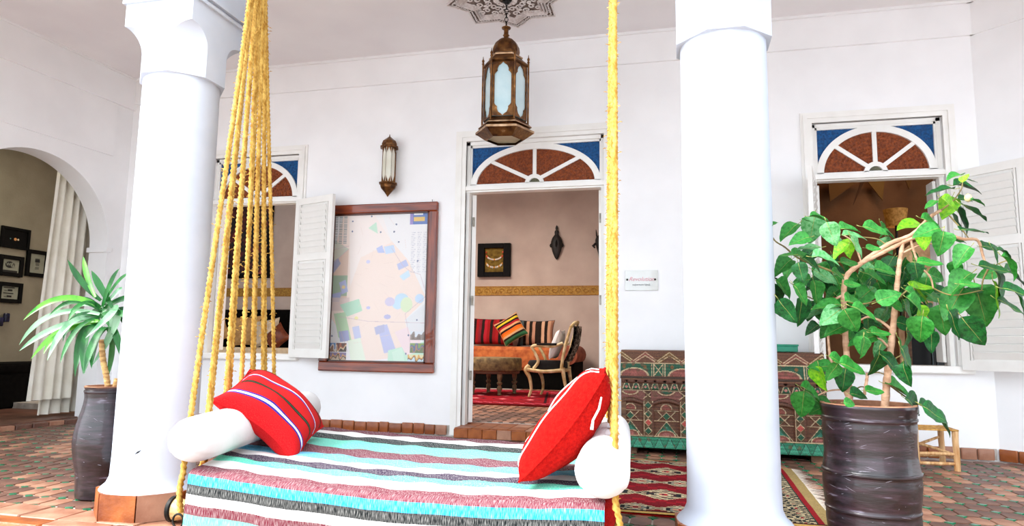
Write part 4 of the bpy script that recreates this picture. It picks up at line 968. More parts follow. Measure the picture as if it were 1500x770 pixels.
text('w\u03c6wmom/\u03c6p\u03c8,', .022, (-.278, YB-.0135, 1.268), mat('black_ink', '#33312f', rough=.4), sg_, shear=.2)
# ------------------------------------------------------------------ carved chest
CHY = 5.07; CX0, CX1 = -.40, .98
chest = thing('carved_chest', 'old carved wooden chest painted green, pink and ochre against the back wall', 'chest', ((CX0+CX1)/2, 5.3, 0))
OLDW = mat('old_chest_wood', '#4a3022', '#7d5c40', scale=7, rough=.7, bump=.5, bscale=40, stretch=(1, 6, 6), third='#98704c')
def sd_line(X, Z, x0, z0, x1, z1):
    dx, dz = x1-x0, z1-z0; t_ = np.clip(((X-x0)*dx+(Z-z0)*dz)/(dx*dx+dz*dz), 0, 1); return np.hypot(X-x0-t_*dx, Z-z0-t_*dz)
def carve(Wd, Hd, step, painter):
    nu, nv = int(Wd/step), int(Hd/step); X, Z = np.meshgrid((np.arange(nu)+.5)*step, (np.arange(nv)+.5)*step, indexing='ij')
    C = np.zeros((nu, nv, 3)); Hh = np.zeros((nu, nv)); C[:] = hx('#7a5a40')
    def pt(m, c, h=None):
        C[m] = hx(c)
        if h is not None: Hh[m] = h
    painter(X, Z, pt)
    # worn paint: bare wood shows through in patches with a shape of their own
    r_ = np.random.default_rng(3); n_ = sum(np.sin(X*k1+Z*k2+p_)*a_ for k1, k2, p_, a_ in [(r_.uniform(-120, 120), r_.uniform(20, 160), r_.uniform(0, 6), 1) for _ in range(9)])
    wmask = n_ > 2.9; C[wmask] = C[wmask]*.35+np.array(hx('#5d412c'))*.65
    g_ = sum(np.sin(Z*k2+X*k1+p_) for k1, k2, p_ in [(r_.uniform(-9, 9), r_.uniform(200, 700), r_.uniform(0, 6)) for _ in range(6)]); C *= np.clip(1+.11*g_, .45, 1.5)[..., None]
    C *= (1+.16*r_.standard_normal((nu, nv)))[..., None]; C = np.clip(C, 0, 1)
    return X, Z, C, Hh
def sheet(name, Wd, Hd, step, painter, place, parent, mt, depth=.010):
    X, Z, C, Hh = carve(Wd, Hd, step, painter); nu, nv = Hh.shape
    hv = np.zeros((nu+1, nv+1)); hv[:-1, :-1] += Hh; hv[1:, :-1] += Hh; hv[:-1, 1:] += Hh; hv[1:, 1:] += Hh; hv /= 4
    P_ = place(np.linspace(0, Wd, nu+1)[:, None], np.linspace(0, Hd, nv+1)[None], hv*depth); return colour_sheet(name, mt, P_, C, parent)
CHM = attr_mat('worn_painted_carving', rough=.62, bump=.3, bscale=120)
G1, G2, PK, OC, LN_, BR = '#1c4c34', '#2a7658', '#7c4238', '#6c4c26', '#b09a78', '#42281a'
def lid_paint(X, Z, pt):
    Wd = 1.38; pt(X > -1, BR)
    pt((Z > .012) & (Z < .20), '#5e3a26')
    m = (X/.345) % 1; k = (X/.345).astype(int)
    pt((Z > .018) & (Z < .105), G1, .3)
    for q in range(5):
        c_ = q*.345+.1
        d = np.hypot((X-c_)*.55, Z-.016); pt((d < .055) & (Z > .018), PK, .6); pt((np.abs(d-.055) < .004) & (Z > .018), LN_, .9)
        d2 = np.hypot(X-c_, Z-.016); pt((d2 < .028) & (Z > .018), '#8a4a40', .4)
        for s in (-1, 1):
            pt(np.hypot(X-c_-s*.075, Z-.082) < .013, OC, .8)
            pt((np.abs(X-c_-s*.125) < .003) & (Z < .105), LN_, .9); pt((np.abs(X-c_-s*.14) < .003) & (Z < .105), LN_, .9)
        for s in (-1, 1): pt((sd_line(X, Z, c_+.172-.03, .02, c_+.172+.03, .10) < .003) | (sd_line(X, Z, c_+.172+.03, .02, c_+.172-.03, .10) < .003), LN_, .9)
    for q in range(10):
        x0 = q*.1725-.08
        pt((np.minimum(sd_line(X, Z, x0, .115, x0+.086, .18), sd_line(X, Z, x0+.086, .18, x0+.172, .115)) < .016), PK if q % 2 else OC, .5)
        pt((np.minimum(sd_line(X, Z, x0, .125, x0+.086, .19), sd_line(X, Z, x0+.086, .19, x0+.172, .125)) < .0032), LN_, .9)
        pt((np.minimum(sd_line(X, Z, x0, .11, x0+.086, .165), sd_line(X, Z, x0+.086, .165, x0+.172, .11)) < .0032), LN_, .9)
    pt(np.abs(Z-.110) < .0035, LN_, .9); pt(Z < .012, '#3a261a', 0)
def front_paint(X, Z, pt):
    H = .49; pt(X > -1, BR)
    # bottom strip of triangles
    pt(Z < .085, G2, .3); s = (X/.075) % 1; tri = np.abs(s-.5)*2*.075 < Z+.003
    pt((Z < .080) & ((1-np.abs(s-.5)*2)*.08 > Z) & (Z > .006), '#3a8a6c', .6); pt((Z < .085) & (np.abs((1-np.abs(s-.5)*2)*.08-Z) < .0045), '#26352b', 0); pt(np.abs(Z-.085) < .004, LN_, .9)
    # three arched bays
    for q in range(7):
        x0 = -.03+q*.255; c_ = x0+.09
        bay = (np.abs(X-c_) < .088) & (Z > .09) & (Z < .325-.9*np.abs(X-c_)**1.6*1.2+.0)
        pt(bay, '#583522', -.9)
        edge = (np.abs(X-c_) < .1) & (Z > .09) & (Z < .345-.9*np.abs(X-c_)**1.6*1.2) & ~bay; pt(edge, '#5a3626', .5)
        tz = Z-.10; pt(bay & (tz < .088-np.abs(X-c_)*1.25) & (tz > 0), G1, -.5); pt(bay & (np.abs(tz-(.088-np.abs(X-c_)*1.25)) < .0035), LN_, -.2); pt(bay & (tz < .055-np.abs(X-c_)*1.1) & (tz > 0), '#2c6a54', -.3)
        d = np.hypot((X-c_)*.62, Z-.088); pt(bay & (d < .035), PK, -.4); pt(bay & (np.abs(d-.037) < .003), LN_, -.1); pt(bay & (d < .022), '#8c544a', -.2)
        for z_ in (.225,): 
            dd = np.abs(X-c_)+np.abs(Z-z_); pt(bay & (dd < .026), G1, -.3); pt(bay & (np.abs(dd-.028) < .003), LN_, 0)
            for s_ in (-1, 1): pt(bay & ((sd_line(X, Z, c_+s_*.06, z_+.03, c_+s_*.03, z_) < .0028) | (sd_line(X, Z, c_+s_*.06, z_-.03, c_+s_*.03, z_) < .0028)), LN_, -.1)
        d = np.hypot((X-c_)*.9, Z-.275); pt(bay & (d < .034) & (Z > .27), PK, -.4); pt(bay & (np.abs(d-.034) < .003) & (Z > .27), LN_, 0)
        pt(bay & (np.abs(Z-.262) < .0025), LN_, -.3); pt(bay & (np.abs(Z-.19) < .002), LN_, -.3)
        # stile with diamonds
        st = (np.abs(X-(x0+.2175)) < .030) & (Z > .09) & (Z < .36); pt(st, '#523a22', .5)
        for z_ in (.12, .18, .24, .30):
            dd = np.abs(X-(x0+.2175))+np.abs(Z-z_); pt(st & (dd < .024), G1 if z_ != .18 else '#a8463c', .9); pt(st & (np.abs(dd-.026) < .003), LN_, .9)
        pt((np.abs(np.abs(X-(x0+.2175))-.030) < .003) & (Z > .09) & (Z < .36), LN_, .9)
    up = (Z > .345) & (Z < .405); arcs = Z > .345
    for q in range(7):
        x0 = -.03+q*.255; c_ = x0+.09
        pt((Z > .33) & (Z < .40) & (np.abs(X-c_) < .11) & (Z > .352-.9*np.abs(X-c_)**1.6*1.2), '#70443a', .5)
        d = np.hypot((X-c_)*.5, Z-.402); pt((np.abs(d-.028) < .003) & (Z < .40), LN_, .9); pt((d < .022) & (Z < .40), G1 if q % 2 else PK, .8)
        c2 = x0+.2175; pt((Z > .34) & (Z < .40) & ((sd_line(X, Z, c2-.035, .345, c2+.035, .40) < .003) | (sd_line(X, Z, c2+.035, .345, c2-.035, .40) < .003)), LN_, .9)
    pt(np.abs(Z-.405) < .0035, LN_, .9)
    # row of trapezoids and dentils
    pt((Z > .41) & (Z < .455), '#45301f', 0); s = (X/.068) % 1; a_ = np.abs(s-.5)*2
    tr = (Z > .412) & (Z < .452) & (a_ < .85-(Z-.412)/.04*.45); pt(tr, G1, .9); pt((Z > .41) & (Z < .455) & (np.abs(a_-(.85-(Z-.412)/.04*.45)) < .10), LN_, 1); d = np.abs((s-.5)*.068)+np.abs(Z-.43); pt(d < .012, '#a86a60', 1)
    pt(Z > .458, '#583424', .8); pt((Z > .462) & (Z < .476) & (a_ < .22), '#1e1510', -1); pt(Z > .482, '#6c4630', 1)
# body, lid, skids as solid wood with the carved faces over them
b = MB(); b.b2(CX0, CX1, CHY+.012, 5.56, .05, .535); b.build('body', OLDW, chest)
sheet('carved_front', CX1-CX0, .49, .0042, front_paint, lambda x, z, h: np.stack([CX0+x+0*z, CHY-h+0*x, .045+z+0*x], -1), chest, CHM, .012)
lid = MB(); prof = [(CHY-.012, .535), (CHY+.0, .545), (CHY+.055, .725), (CHY+.12, .742), (5.55, .742), (5.565, .535)]
lid.poly([(y, z) for y, z in prof], CX0-.012, CX1+.012, to3=lambda y, z, x: (x, y+.012, z)); lo_ = lid.build('lid', OLDW, chest)
sheet('carved_lid_front', CX1-CX0+.02, .205, .0042, lid_paint, lambda x, z, h: np.stack([CX0-.01+x+0*z, CHY+.0005+(z/.205)*.062-h*.95+0*x, .540+z*.955+h*.28+0*x], -1), chest, CHM, .009)
for x in (CX0+.06, CX1-.06): MB().b2(x-.04, x+.04, CHY+.04, 5.54, 0, .052).build('skid', OLDW, chest)
b = MB(); b.b2(CX0-.006, CX0+.03, CHY-.002, CHY+.03, .045, .535); b.build('corner_stile', OLDW, chest); b = MB(); b.b2(CX1-.03, CX1+.006, CHY-.002, CHY+.03, .045, .535); b.build('corner_stile', OLDW, chest)
# green flat box on the chest
bx_ = thing('flat_box', 'flat dark green box lying on the right part of the chest lid', 'box', (.60, 5.3, .742))
GB = mat('green_painted_box', '#0f6b52', '#178a69', scale=10, rough=.4)
MB().b2(.33, .83, 5.17, 5.44, .744, .785, .004).build('box_body', GB, bx_); MB().b2(.325, .835, 5.165, 5.445, .783, .797, .004).build('lid', GB, bx_)

# ------------------------------------------------------------------ rush-seated stool
st = thing('low_stool', 'small rustic wooden stool with a woven rush seat behind the big hibiscus pot', 'stool', (1.62, 5.14, 0))
STW = mat('peeled_pale_wood', '#c08a52', '#e6bf8c', scale=9, rough=.6, bump=.25, stretch=(6, 6, 1), third='#f0d4a8')
RUSH = mat('woven_rush', '#a8742e', '#d9a85c', scale=60, rough=.85, bump=.4, bscale=200)
LG = [(1.495, 4.995), (1.735, 5.02), (1.51, 5.24), (1.735, 5.27)]
for i, (x, y) in enumerate(LG):
    b = MB(); b.tube([(x, y, 0), (x+.002, y, .09), (x-.001, y+.002, .18), (x, y, .255), (x, y, .262)], [.019, .0185, .019, .020, .016], 12); b.build('leg', STW, st, smooth=50)
def rung(p, q, r=.0115): MB().tube([p, tuple((a+c_)/2+random.uniform(-.003, .003) for a, c_ in zip(p, q)), q], [r*.8, r, r*.8], 8).build('stretcher', STW, st, smooth=50)
for z, (a, c_) in ((.045, (0, 1)), (.105, (0, 1)), (.06, (2, 3)), (.075, (0, 2)), (.075, (1, 3))): rung((*LG[a], z), (*LG[c_], z))
rung((LG[2][0], LG[2][1], .16), (LG[1][0], LG[1][1], .10), .010); rung((LG[2][0], LG[2][1], .10), (LG[3][0], LG[3][1], .19), .010)
b = MB(); cx, cy = (LG[0][0]+LG[1][0]+LG[2][0]+LG[3][0])/4, (LG[0][1]+LG[1][1]+LG[2][1]+LG[3][1])/4
for i in range(18):
    t_ = (i+.5)/18
    hw = .128*(1-0*t_)
    for s, ax in ((-1, 0), (1, 0), (-1, 1), (1, 1)):
        e = .128*t_ if t_ <= 1 else 0; q = .128-i*.0071
        if ax == 0: pts = [(cx-q, cy+s*q, .257-.012*(1-q/.128)), (cx+q, cy+s*q, .257-.012*(1-q/.128))]
        else: pts = [(cx+s*q, cy-q, .257-.012*(1-q/.128)), (cx+s*q, cy+q, .257-.012*(1-q/.128))]
        b.tube([pts[0], tuple((u+v)/2+(0, 0, .001)[0] for u, v in zip(*pts)), pts[1]], .0058, 6)
b.build('seat', RUSH, st, smooth=60)

# ------------------------------------------------------------------ kilim in front of the chest
rug = thing('kilim_rug', 'red, cream and black geometric kilim rug in front of the carved chest', 'rug', (0.0, 4.0, 0))
rc = [Vector((-.75, 3.30, 0)), Vector((.66, 3.22, 0)), Vector((.69, 4.72, 0)), Vector((-.78, 4.80, 0))]
NU, NV = 220, 230; U, V = np.meshgrid((np.arange(NU)+.5)/NU, (np.arange(NV)+.5)/NV, indexing='ij'); Cm = np.zeros((NU, NV, 3)); Cm[:] = hx('#6c101a')
X, Y = U*1.42, V*1.5
def pt(m, c): Cm[m] = hx(c)
st_ = lambda a, s: np.floor(a/s)*s       # stepped edges of the weave
Xs, Ys = st_(X, .0125), st_(Y, .0125)
# rows of medallions between red bands
for row, y_ in enumerate((.10, .42, .75, 1.08, 1.40)):
    big = row % 2 == 1; hh_ = .13 if big else .085; ww = .26 if big else .20
    k = np.round((Xs-.12)/(ww*1.05)); cx_ = .12+k*ww*1.05; d = np.abs(Xs-cx_)/(ww*.54)+np.abs(Ys-y_)/hh_
    pt(d < 1.12, '#b5a684'); pt(d < .98, '#2a2d2f'); pt(d < .86, '#b3a484'); pt(d < .72, '#7e8a86' if not big else '#4a2024'); pt(d < .55, '#24272a'); pt(d < .40, '#bfb090'); pt(d < .24, '#a51f2a'); pt(d < .10, '#24272a')
    hook = (np.abs(np.abs(Xs-cx_)-ww*.3) < .012) & (np.abs(Ys-y_) < hh_*.5); pt(hook, '#1f2224'); hook = (np.abs(np.abs(Ys-y_)-hh_*.42) < .010) & (np.abs(Xs-cx_) < ww*.34); pt(hook, '#b5a684')
for y_ in (.26, .59, .92, 1.24): z_ = np.abs(Ys-y_-.02*np.sign(np.sin(Xs*60))); pt(z_ < .018, '#8a1420')
# right-hand border of small cream, black and red figures
bd = U > .70; pt(bd, '#b3a484'); q1 = .095
for c_ in (1.03, 1.115, 1.20, 1.285):
    k = np.round((Ys-(0 if c_ in (1.03, 1.20) else q1/2))/q1); dy = Ys-(0 if c_ in (1.03, 1.20) else q1/2)-k*q1; d = np.abs(dy)/.050+np.abs(Xs-c_)/.056
    pt(bd & (d < 1.0), '#1c2022'); pt(bd & (d < .80), '#b8a988'); pt(bd & (d < .62), '#23322e'); pt(bd & (d < .40), '#b8a988'); pt(bd & (d < .22), '#8e1e28')
    pt(bd & (np.abs(np.abs(dy)-.038) < .006) & (np.abs(np.abs(Xs-c_)-.030) < .014), '#1c2022')
pt((U > .70) & (U < .709), '#1c2022'); pt((U > .940) & (U < .947), '#1e3a30'); pt((U > .947) & (U < .965), '#8a1a22'); pt(U > .965, '#a08a5a')
pt((V < .02) & (U < .975), '#c9a45c'); pt((V > .02) & (V < .035), '#3a1c1c'); pt(V > .985, '#b08a58')
Cm *= (1+.10*np.random.default_rng(5).standard_normal((NU, NV)))[..., None]; Cm = np.clip(Cm, 0, 1)
gu, gv = np.linspace(0, 1, NU+1)[:, None, None], np.linspace(0, 1, NV+1)[None, :, None]; r0, r1, r2, r3 = (np.array(q) for q in rc)
P_ = (r0*(1-gu)+r1*gu)*(1-gv)+(r3*(1-gu)+r2*gu)*gv; P_[..., 2] = .011+.0015*np.sin(gu[..., 0]*14+gv[..., 0]*9)+.001*np.sin(gv[..., 0]*31)
colour_sheet('woven_field', attr_mat('kilim_wool', rough=.95, bump=.6, bscale=400, spec=.1), P_, Cm, rug)
b = MB(); q = [Vector((p.x, p.y, 0)) for p in rc]; b.add([p+Vector((0, 0, .001)) for p in q]+[p+Vector((0, 0, .005)) for p in q], [(3, 2, 1, 0), (4, 5, 6, 7), (0, 1, 5, 4), (1, 2, 6, 5), (2, 3, 7, 6), (3, 0, 4, 7)]); b.build('backing', REDW, rug)
b = MB()
for i in range(110):            # cream fringe on the right-hand end
    t_ = (i+.5)/110; p = rc[1].lerp(rc[2], t_); e = Vector((random.uniform(.03, .085), random.uniform(-.012, .012), .004)); w_ = Vector((0, .0055, 0))
    b.add([p+Vector((0, 0, .009))-w_, p+Vector((0, 0, .009))+w_, p+e+w_*.4, p+e-w_*.4], [(0, 1, 2, 3)])
fr_ = b.build('fringe', mat('cream_wool_fringe', '#e3d6c2', '#f4ece0', scale=60, rough=.95), rug); fr_['kind'] = 'stuff'

# ------------------------------------------------------------------ potted plants
POTM = mat('dark_glazed_pot', '#160d10', '#33222a', scale=9, rough=.34, bump=.12, bscale=30, stretch=(1, 1, 6), lo=.42, hi=.66, third='#7c7684', coat=.3)  # third tone paints pale highlight streaks into the glaze
SOIL = mat('dry_soil', '#6b4224', '#a8744a', scale=40, rough=.95, bump=1, bscale=90)
RIMM = mat('bare_clay_rim', '#8f5a3c', '#c08a68', scale=12, rough=.7, bump=.3)
def pot(t, c, prof, rim_r, z_soil, wavy=.006):
    b = MB(); N = 72
    def f(u, v):
        k = v*(len(prof)-1); i = min(int(k), len(prof)-2); r, z = [prof[i][q]+(prof[i+1][q]-prof[i][q])*(k-i) for q in (0, 1)]
        r *= 1+wavy*math.sin(2*PI*u*2+z*9)+.004*math.sin(2*PI*u*5+z*30); return (c[0]+r*math.cos(2*PI*u), c[1]+r*math.sin(2*PI*u), z)
    b.grid(f, N, (len(prof)-1)*4, wu=True); b.f.append(tuple(range(N-1, -1, -1))); b.build('pot', POTM, t, smooth=50)
    b = MB(); zt = prof[-1][1]; b.lathe([(rim_r, zt-.004), (rim_r*.985, zt+.004), (rim_r*.90, zt+.003), (rim_r*.87, zt-.02), (rim_r*.86, z_soil-.03)], (c[0], c[1], 0), 64, cap=False); b.build('rim', RIMM, t, smooth=50, label='bare clay inner rim')
    b = MB(); R_ = rim_r*.87
    b.grid(lambda u, v: (c[0]+R_*v*math.cos(2*PI*u), c[1]+R_*v*math.sin(2*PI*u), z_soil+.012*math.sin(9*u*6+v*7)*v*(1-v)+.012*(1-v)), 40, 10, wu=True); b.build('soil', SOIL, t, smooth=True)
CHALK = mat('chalky_scratch', '#7c7680', '#a49ea8', scale=30, rough=.9)
def scratches(t, c, prof, n_, seed, a0, a1):
    r_ = random.Random(seed); b = MB(); zs = [p[1] for p in prof]; rs = [p[0] for p in prof]
    for _ in range(n_):
        a = r_.uniform(a0, a1); z = r_.uniform(.04, zs[-1]-.03); L = r_.choice((.004, .006, .010, .022, .035)); sl = r_.uniform(-.5, .5) if L > .008 else r_.uniform(-3, 3); w_ = r_.uniform(.0003, .0008); k = 5; vs = []
        for i in range(k+1):
            q = (i/k-.5)*L; aa = a+q/.15*math.cos(sl); zz = z+q*math.sin(sl); rr = float(np.interp(zz, zs, rs))*1.0112+.0012
            ww = w_*math.sin(PI*(i+.3)/(k+.6)); vs += [(c[0]+rr*math.cos(aa), c[1]+rr*math.sin(aa), zz-ww), (c[0]+rr*math.cos(aa), c[1]+rr*math.sin(aa), zz+ww)]
        b.add(vs, [(2*i, 2*i+2, 2*i+3, 2*i+1) for i in range(k)])
    o = b.build('chalk_mark', CHALK, t, fixn=False); o['kind'] = 'stuff'
HX, HY = .72, 2.95
hib = thing('potted_hibiscus', 'leafy hibiscus in a broad dark glazed cylindrical pot in front of the right window', 'potted plant', (HX, HY, 0))
hp = [(.135, 0), (.150, .01), (.158, .05), (.164, .12), (.1625, .155), (.166, .160), (.166, .166), (.163, .170), (.168, .21), (.172, .26), (.170, .295), (.1745, .300), (.1745, .307), (.170, .311), (.1665, .33), (.162, .37), (.163, .42), (.167, .468), (.166, .495), (.1705, .500), (.1705, .507), (.167, .511), (.170, .53), (.174, .548), (.172, .556)]
pot(hib, (HX, HY), hp, .172, .535, .008)
scratches(hib, (HX, HY), hp, 90, 4, PI*.95, PI*2.05)
BARK = mat('pale_pink_bark', '#b88c6c', '#dcb494', scale=14, rough=.8, bump=.5, bscale=60, stretch=(1, 1, 3))
TWIG = mat('green_brown_twig', '#6a5a34', '#9a8a50', scale=20, rough=.7)
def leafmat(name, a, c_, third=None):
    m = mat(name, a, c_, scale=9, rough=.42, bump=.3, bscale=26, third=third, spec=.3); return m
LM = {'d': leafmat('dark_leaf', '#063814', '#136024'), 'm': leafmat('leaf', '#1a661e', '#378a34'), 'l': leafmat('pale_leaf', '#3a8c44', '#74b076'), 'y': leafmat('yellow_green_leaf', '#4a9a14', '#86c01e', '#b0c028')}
STALK = mat('leaf_stalk', '#7a8a3a', '#a8a45c', scale=20, rough=.6)
def leaf_mesh(seed, m, fold=.30, curl=.25, asp=.42):
    """toothed heart-shaped leaf, unit length, tip at +x"""
    r_ = random.Random(seed); n_ = 12; vs = []; fs = []
    for i in range(n_+1):
        t_ = i/n_; w_ = asp*1.16*(math.sin(PI*t_**.68))**.62*(1-.38*t_**2) if 0 < t_ < 1 else 0.0
        if i % 2 and t_ > .25: w_ *= .96
        z = -curl*t_*t_ + .02*math.sin(9*t_)
        vs += [(t_, -w_, z+fold*w_-.018*math.sin(t_*14+seed)), (t_, -w_*.5, z+fold*w_*.42+.012), (t_, 0, z), (t_, w_*.5, z+fold*w_*.42+.012), (t_, w_, z+fold*w_+.018*math.sin(t_*12+seed))]
    for i in range(n_):
        for k in range(4): a = i*5+k; fs.append((a, a+1, a+6, a+5))
    b = MB().add(vs, fs); b.tube([(-.2, 0, .04), (-.1, 0, .012), (.02, 0, .0)], [.016, .013, .010], 5); b.tube([(t_/8, 0, -curl*(t_/8)**2+.02*math.sin(9*t_/8)+.004) for t_ in range(0, 8)], [.011-.0012*k for k in range(8)], 4)
    me = b.mesh('leaf', m, smooth=True, fixn=False); me.materials.append(STALK)
    for p_ in list(me.polygons)[n_*4:]: p_.material_index = 1
    return me
LEAF = {k: [leaf_mesh(i+3*j, m, fold=.16+.14*i, curl=.12+.14*i, asp=.33+.03*i) for i in range(3)] for j, (k, m) in enumerate(LM.items())}
def put_leaf(t, px, py, Y, L, ang, wf, tone, rr=random):
    """a leaf whose middle is seen at (px, py), L pixels long, tip direction ang (0 right, 90 down), wf = how broad it shows"""
    p = at_wall(px, py, Y); z = proj(p)[2]; Lm = L*z/F_PX*1.05
    a = math.radians(ang); d = CR*math.cos(a)-CU*math.sin(a); d = (d+CF*rr.uniform(-.35, .15)).normalized()
    tw = math.acos(min(1, max(.08, wf*1.05))) * rr.choice((-1, 1)) if wf > .5 else (math.acos(max(.08, wf)) * (-1))
    nrm = (-CF-d*(-CF).dot(d)).normalized(); side = nrm.cross(d).normalized(); nn = nrm*math.cos(tw)+side*math.sin(tw)
    if nn.z < -.25: nn = nrm*math.cos(tw)-side*math.sin(tw)
    y = nn.cross(d).normalized(); O = p-d*Lm*.5
    M = Matrix(((d.x*Lm, y.x*Lm, nn.x*Lm, O.x), (d.y*Lm, y.y*Lm, nn.y*Lm, O.y), (d.z*Lm, y.z*Lm, nn.z*Lm, O.z), (0, 0, 0, 1)))
    return inst('leaf', rr.choice(LEAF[tone]), t, M=M)
HL = """1107 345 32 178 .15 d;1116 336 14 215 .5 m;1131 327 15 -40 .5 m;1155 337 34 150 .4 m;1202 317 27 0 .25 m;1182 322 13 0 .3 m;1190 336 36 100 .9 l;1218 343 34 70 .85 l;1172 350 30 170 .6 m;1185 362 32 180 .3 l;1177 373 32 0 .5 m;1210 376 34 0 .4 l;1152 373 20 180 .3 m;1147 388 30 150 .6 m;1190 385 28 30 .6 d;1173 399 28 80 .85 d;1210 405 34 30 .75 l;1230 402 24 20 .6 m;1246 333 28 -10 .45 m;1252 344 30 0 .35 l;1256 361 32 60 .65 l;1284 335 34 10 .6 m;1304 342 20 20 .4 m;1230 365 26 150 .35 y;1243 363 26 100 .5 y;1280 363 20 0 .6 m;1245 384 26 0 .6 m;1249 416 22 0 .6 m;1267 420 26 60 .7 m;1285 406 34 20 .5 m;1298 394 28 0 .6 m;1197 428 34 80 .85 m;1150 421 30 40 .7 m;1175 431 32 50 .75 m;1135 432 32 80 .8 d;1128 420 24 60 .7 d;1130 403 26 0 .35 d;1153 456 38 60 .7 d;1175 456 38 90 .85 d;1210 446 36 180 .4 m;1217 463 38 150 .8 l;1247 470 36 60 .9 m;1255 441 32 0 .5 m;1268 456 36 20 .5 m;1302 434 32 -30 .75 m;1313 444 36 20 .75 m;1343 444 28 30 .7 m;1350 419 32 0 .45 y;1350 429 34 30 .5 y;1370 434 38 20 .6 m;1342 396 24 90 .8 d;1363 384 32 0 .5 m;1380 356 32 100 .9 m;1403 351 22 0 .5 d;1357 338 34 170 .6 m;1333 328 38 180 .35 y;1367 326 34 20 .6 m;1353 351 28 90 .7 y;1377 277 34 180 .2 d;1388 303 32 120 .8 y;1394 298 30 30 .7 y;1363 299 20 150 .3 m;1418 271 34 0 .4 d;1423 264 16 10 .25 m;1398 256 22 180 .25 m;1413 260 14 -60 .4 y;1415 291 20 0 .6 d;1433 294 18 5 .2 m;1428 309 42 25 .25 d;1413 318 40 45 .5 d;1402 324 28 60 .3 d;1428 337 40 0 .25 d;1452 361 30 0 .6 d;1460 373 28 60 .6 d;1474 370 22 20 .4 d;1408 374 32 135 .5 m;1460 393 42 10 .45 d;1483 388 36 40 .45 m;1490 403 38 30 .5 d;1405 411 40 150 .35 m;1422 416 28 0 .5 m;1397 444 54 130 .6 m;1437 446 54 85 .8 m;1462 438 50 75 .6 y;1467 423 48 80 .65 d;1493 426 38 10 .5 d;1483 449 40 30 .5 d;1498 443 30 60 .6 d;1380 469 42 80 .7 m;1400 476 44 60 .8 d;1425 486 46 60 .75 d;1350 464 32 80 .85 y;1348 483 38 95 .7 m;1330 452 28 60 .7 m;1340 432 28 30 .6 m;1263 496 36 170 .5 m;1262 506 26 100 .7 m;1288 489 28 20 .5 m;1202 536 32 182 .6 m;1219 545 28 120 .95 m;1229 527 26 20 .6 m;1251 537 38 12 .55 m;1236 557 32 100 .8 d;1200 554 32 92 .35 y;1189 572 30 20 .4 m;1197 583 36 30 .5 m;1175 593 38 95 .8 m;1201 596 30 160 .7 m;1259 577 24 0 .6 d;1245 590 16 0 .8 m;1254 498 32 20 .6 m;1266 509 28 95 .8 m;1288 508 28 135 .3 l;1291 487 26 0 .5 m;1286 533 38 92 .9 d;1308 533 34 40 .7 d;1329 526 38 60 .7 d;1325 549 30 92 .4 d;1282 572 26 0 .5 m;1319 568 38 15 .35 m;1342 593 36 30 .7 d;1371 606 40 30 .7 d;1385 619 36 35 .5 d;1360 596 26 20 .5 d;1225 480 30 170 .6 m;1330 502 30 80 .6 d;1364 500 30 100 .5 d;1320 505 24 70 .5 m"""
rl = random.Random(11)
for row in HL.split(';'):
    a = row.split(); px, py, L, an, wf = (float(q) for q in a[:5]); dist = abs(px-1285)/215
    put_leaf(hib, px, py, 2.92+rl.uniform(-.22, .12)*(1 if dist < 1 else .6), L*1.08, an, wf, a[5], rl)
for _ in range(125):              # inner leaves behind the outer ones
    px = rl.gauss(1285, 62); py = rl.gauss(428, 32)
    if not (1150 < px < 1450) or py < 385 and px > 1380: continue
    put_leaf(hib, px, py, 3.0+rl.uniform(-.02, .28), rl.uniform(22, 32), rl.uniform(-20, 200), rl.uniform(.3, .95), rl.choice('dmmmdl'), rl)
def branch(pts, r0, r1, m, name='branch', Y=2.93, parent=hib, n=10):
    ps = [at_wall(p[0], p[1], (p[2] if len(p) > 2 else Y)) for p in pts]; out_ = []
    for i in range(len(ps)-1):       # smooth
        p0, p1, p2, p3 = ps[max(i-1, 0)], ps[i], ps[i+1], ps[min(i+2, len(ps)-1)]
        for k in range(n):
            t_ = k/n; out_.append(.5*((2*p1)+(p2-p0)*t_+(2*p0-5*p1+4*p2-p3)*t_*t_+(3*p1-p0-3*p2+p3)*t_**3))
    out_.append(ps[-1]); N_ = len(out_); rs = [(r0+(r1-r0)*i/(N_-1))*(1+.08*math.sin(i*1.7)) for i in range(N_)]
    MB().tube(out_, rs, 9).build(name, m, parent, smooth=True)
branch([(1245, 590), (1243, 560), (1239, 500), (1236, 440), (1240, 405), (1262, 385), (1300, 358), (1336, 343), (1362, 318), (1378, 308)], .0135, .006, BARK, 'stem')
branch([(1262, 385), (1300, 366), (1345, 346), (1385, 343), (1410, 350), (1432, 352), (1440, 375), (1447, 395)], .009, .004, BARK, 'stem')
branch([(1296, 600), (1300, 550), (1306, 500), (1312, 440), (1317, 390), (1323, 352)], .0155, .007, BARK, 'stem')
branch([(1246, 590), (1232, 560), (1218, 530), (1214, 505), (1213, 480)], .008, .004, BARK, 'stem')
branch([(1266, 578), (1269, 560), (1271, 546)], .0065, .0055, BARK, 'stub')
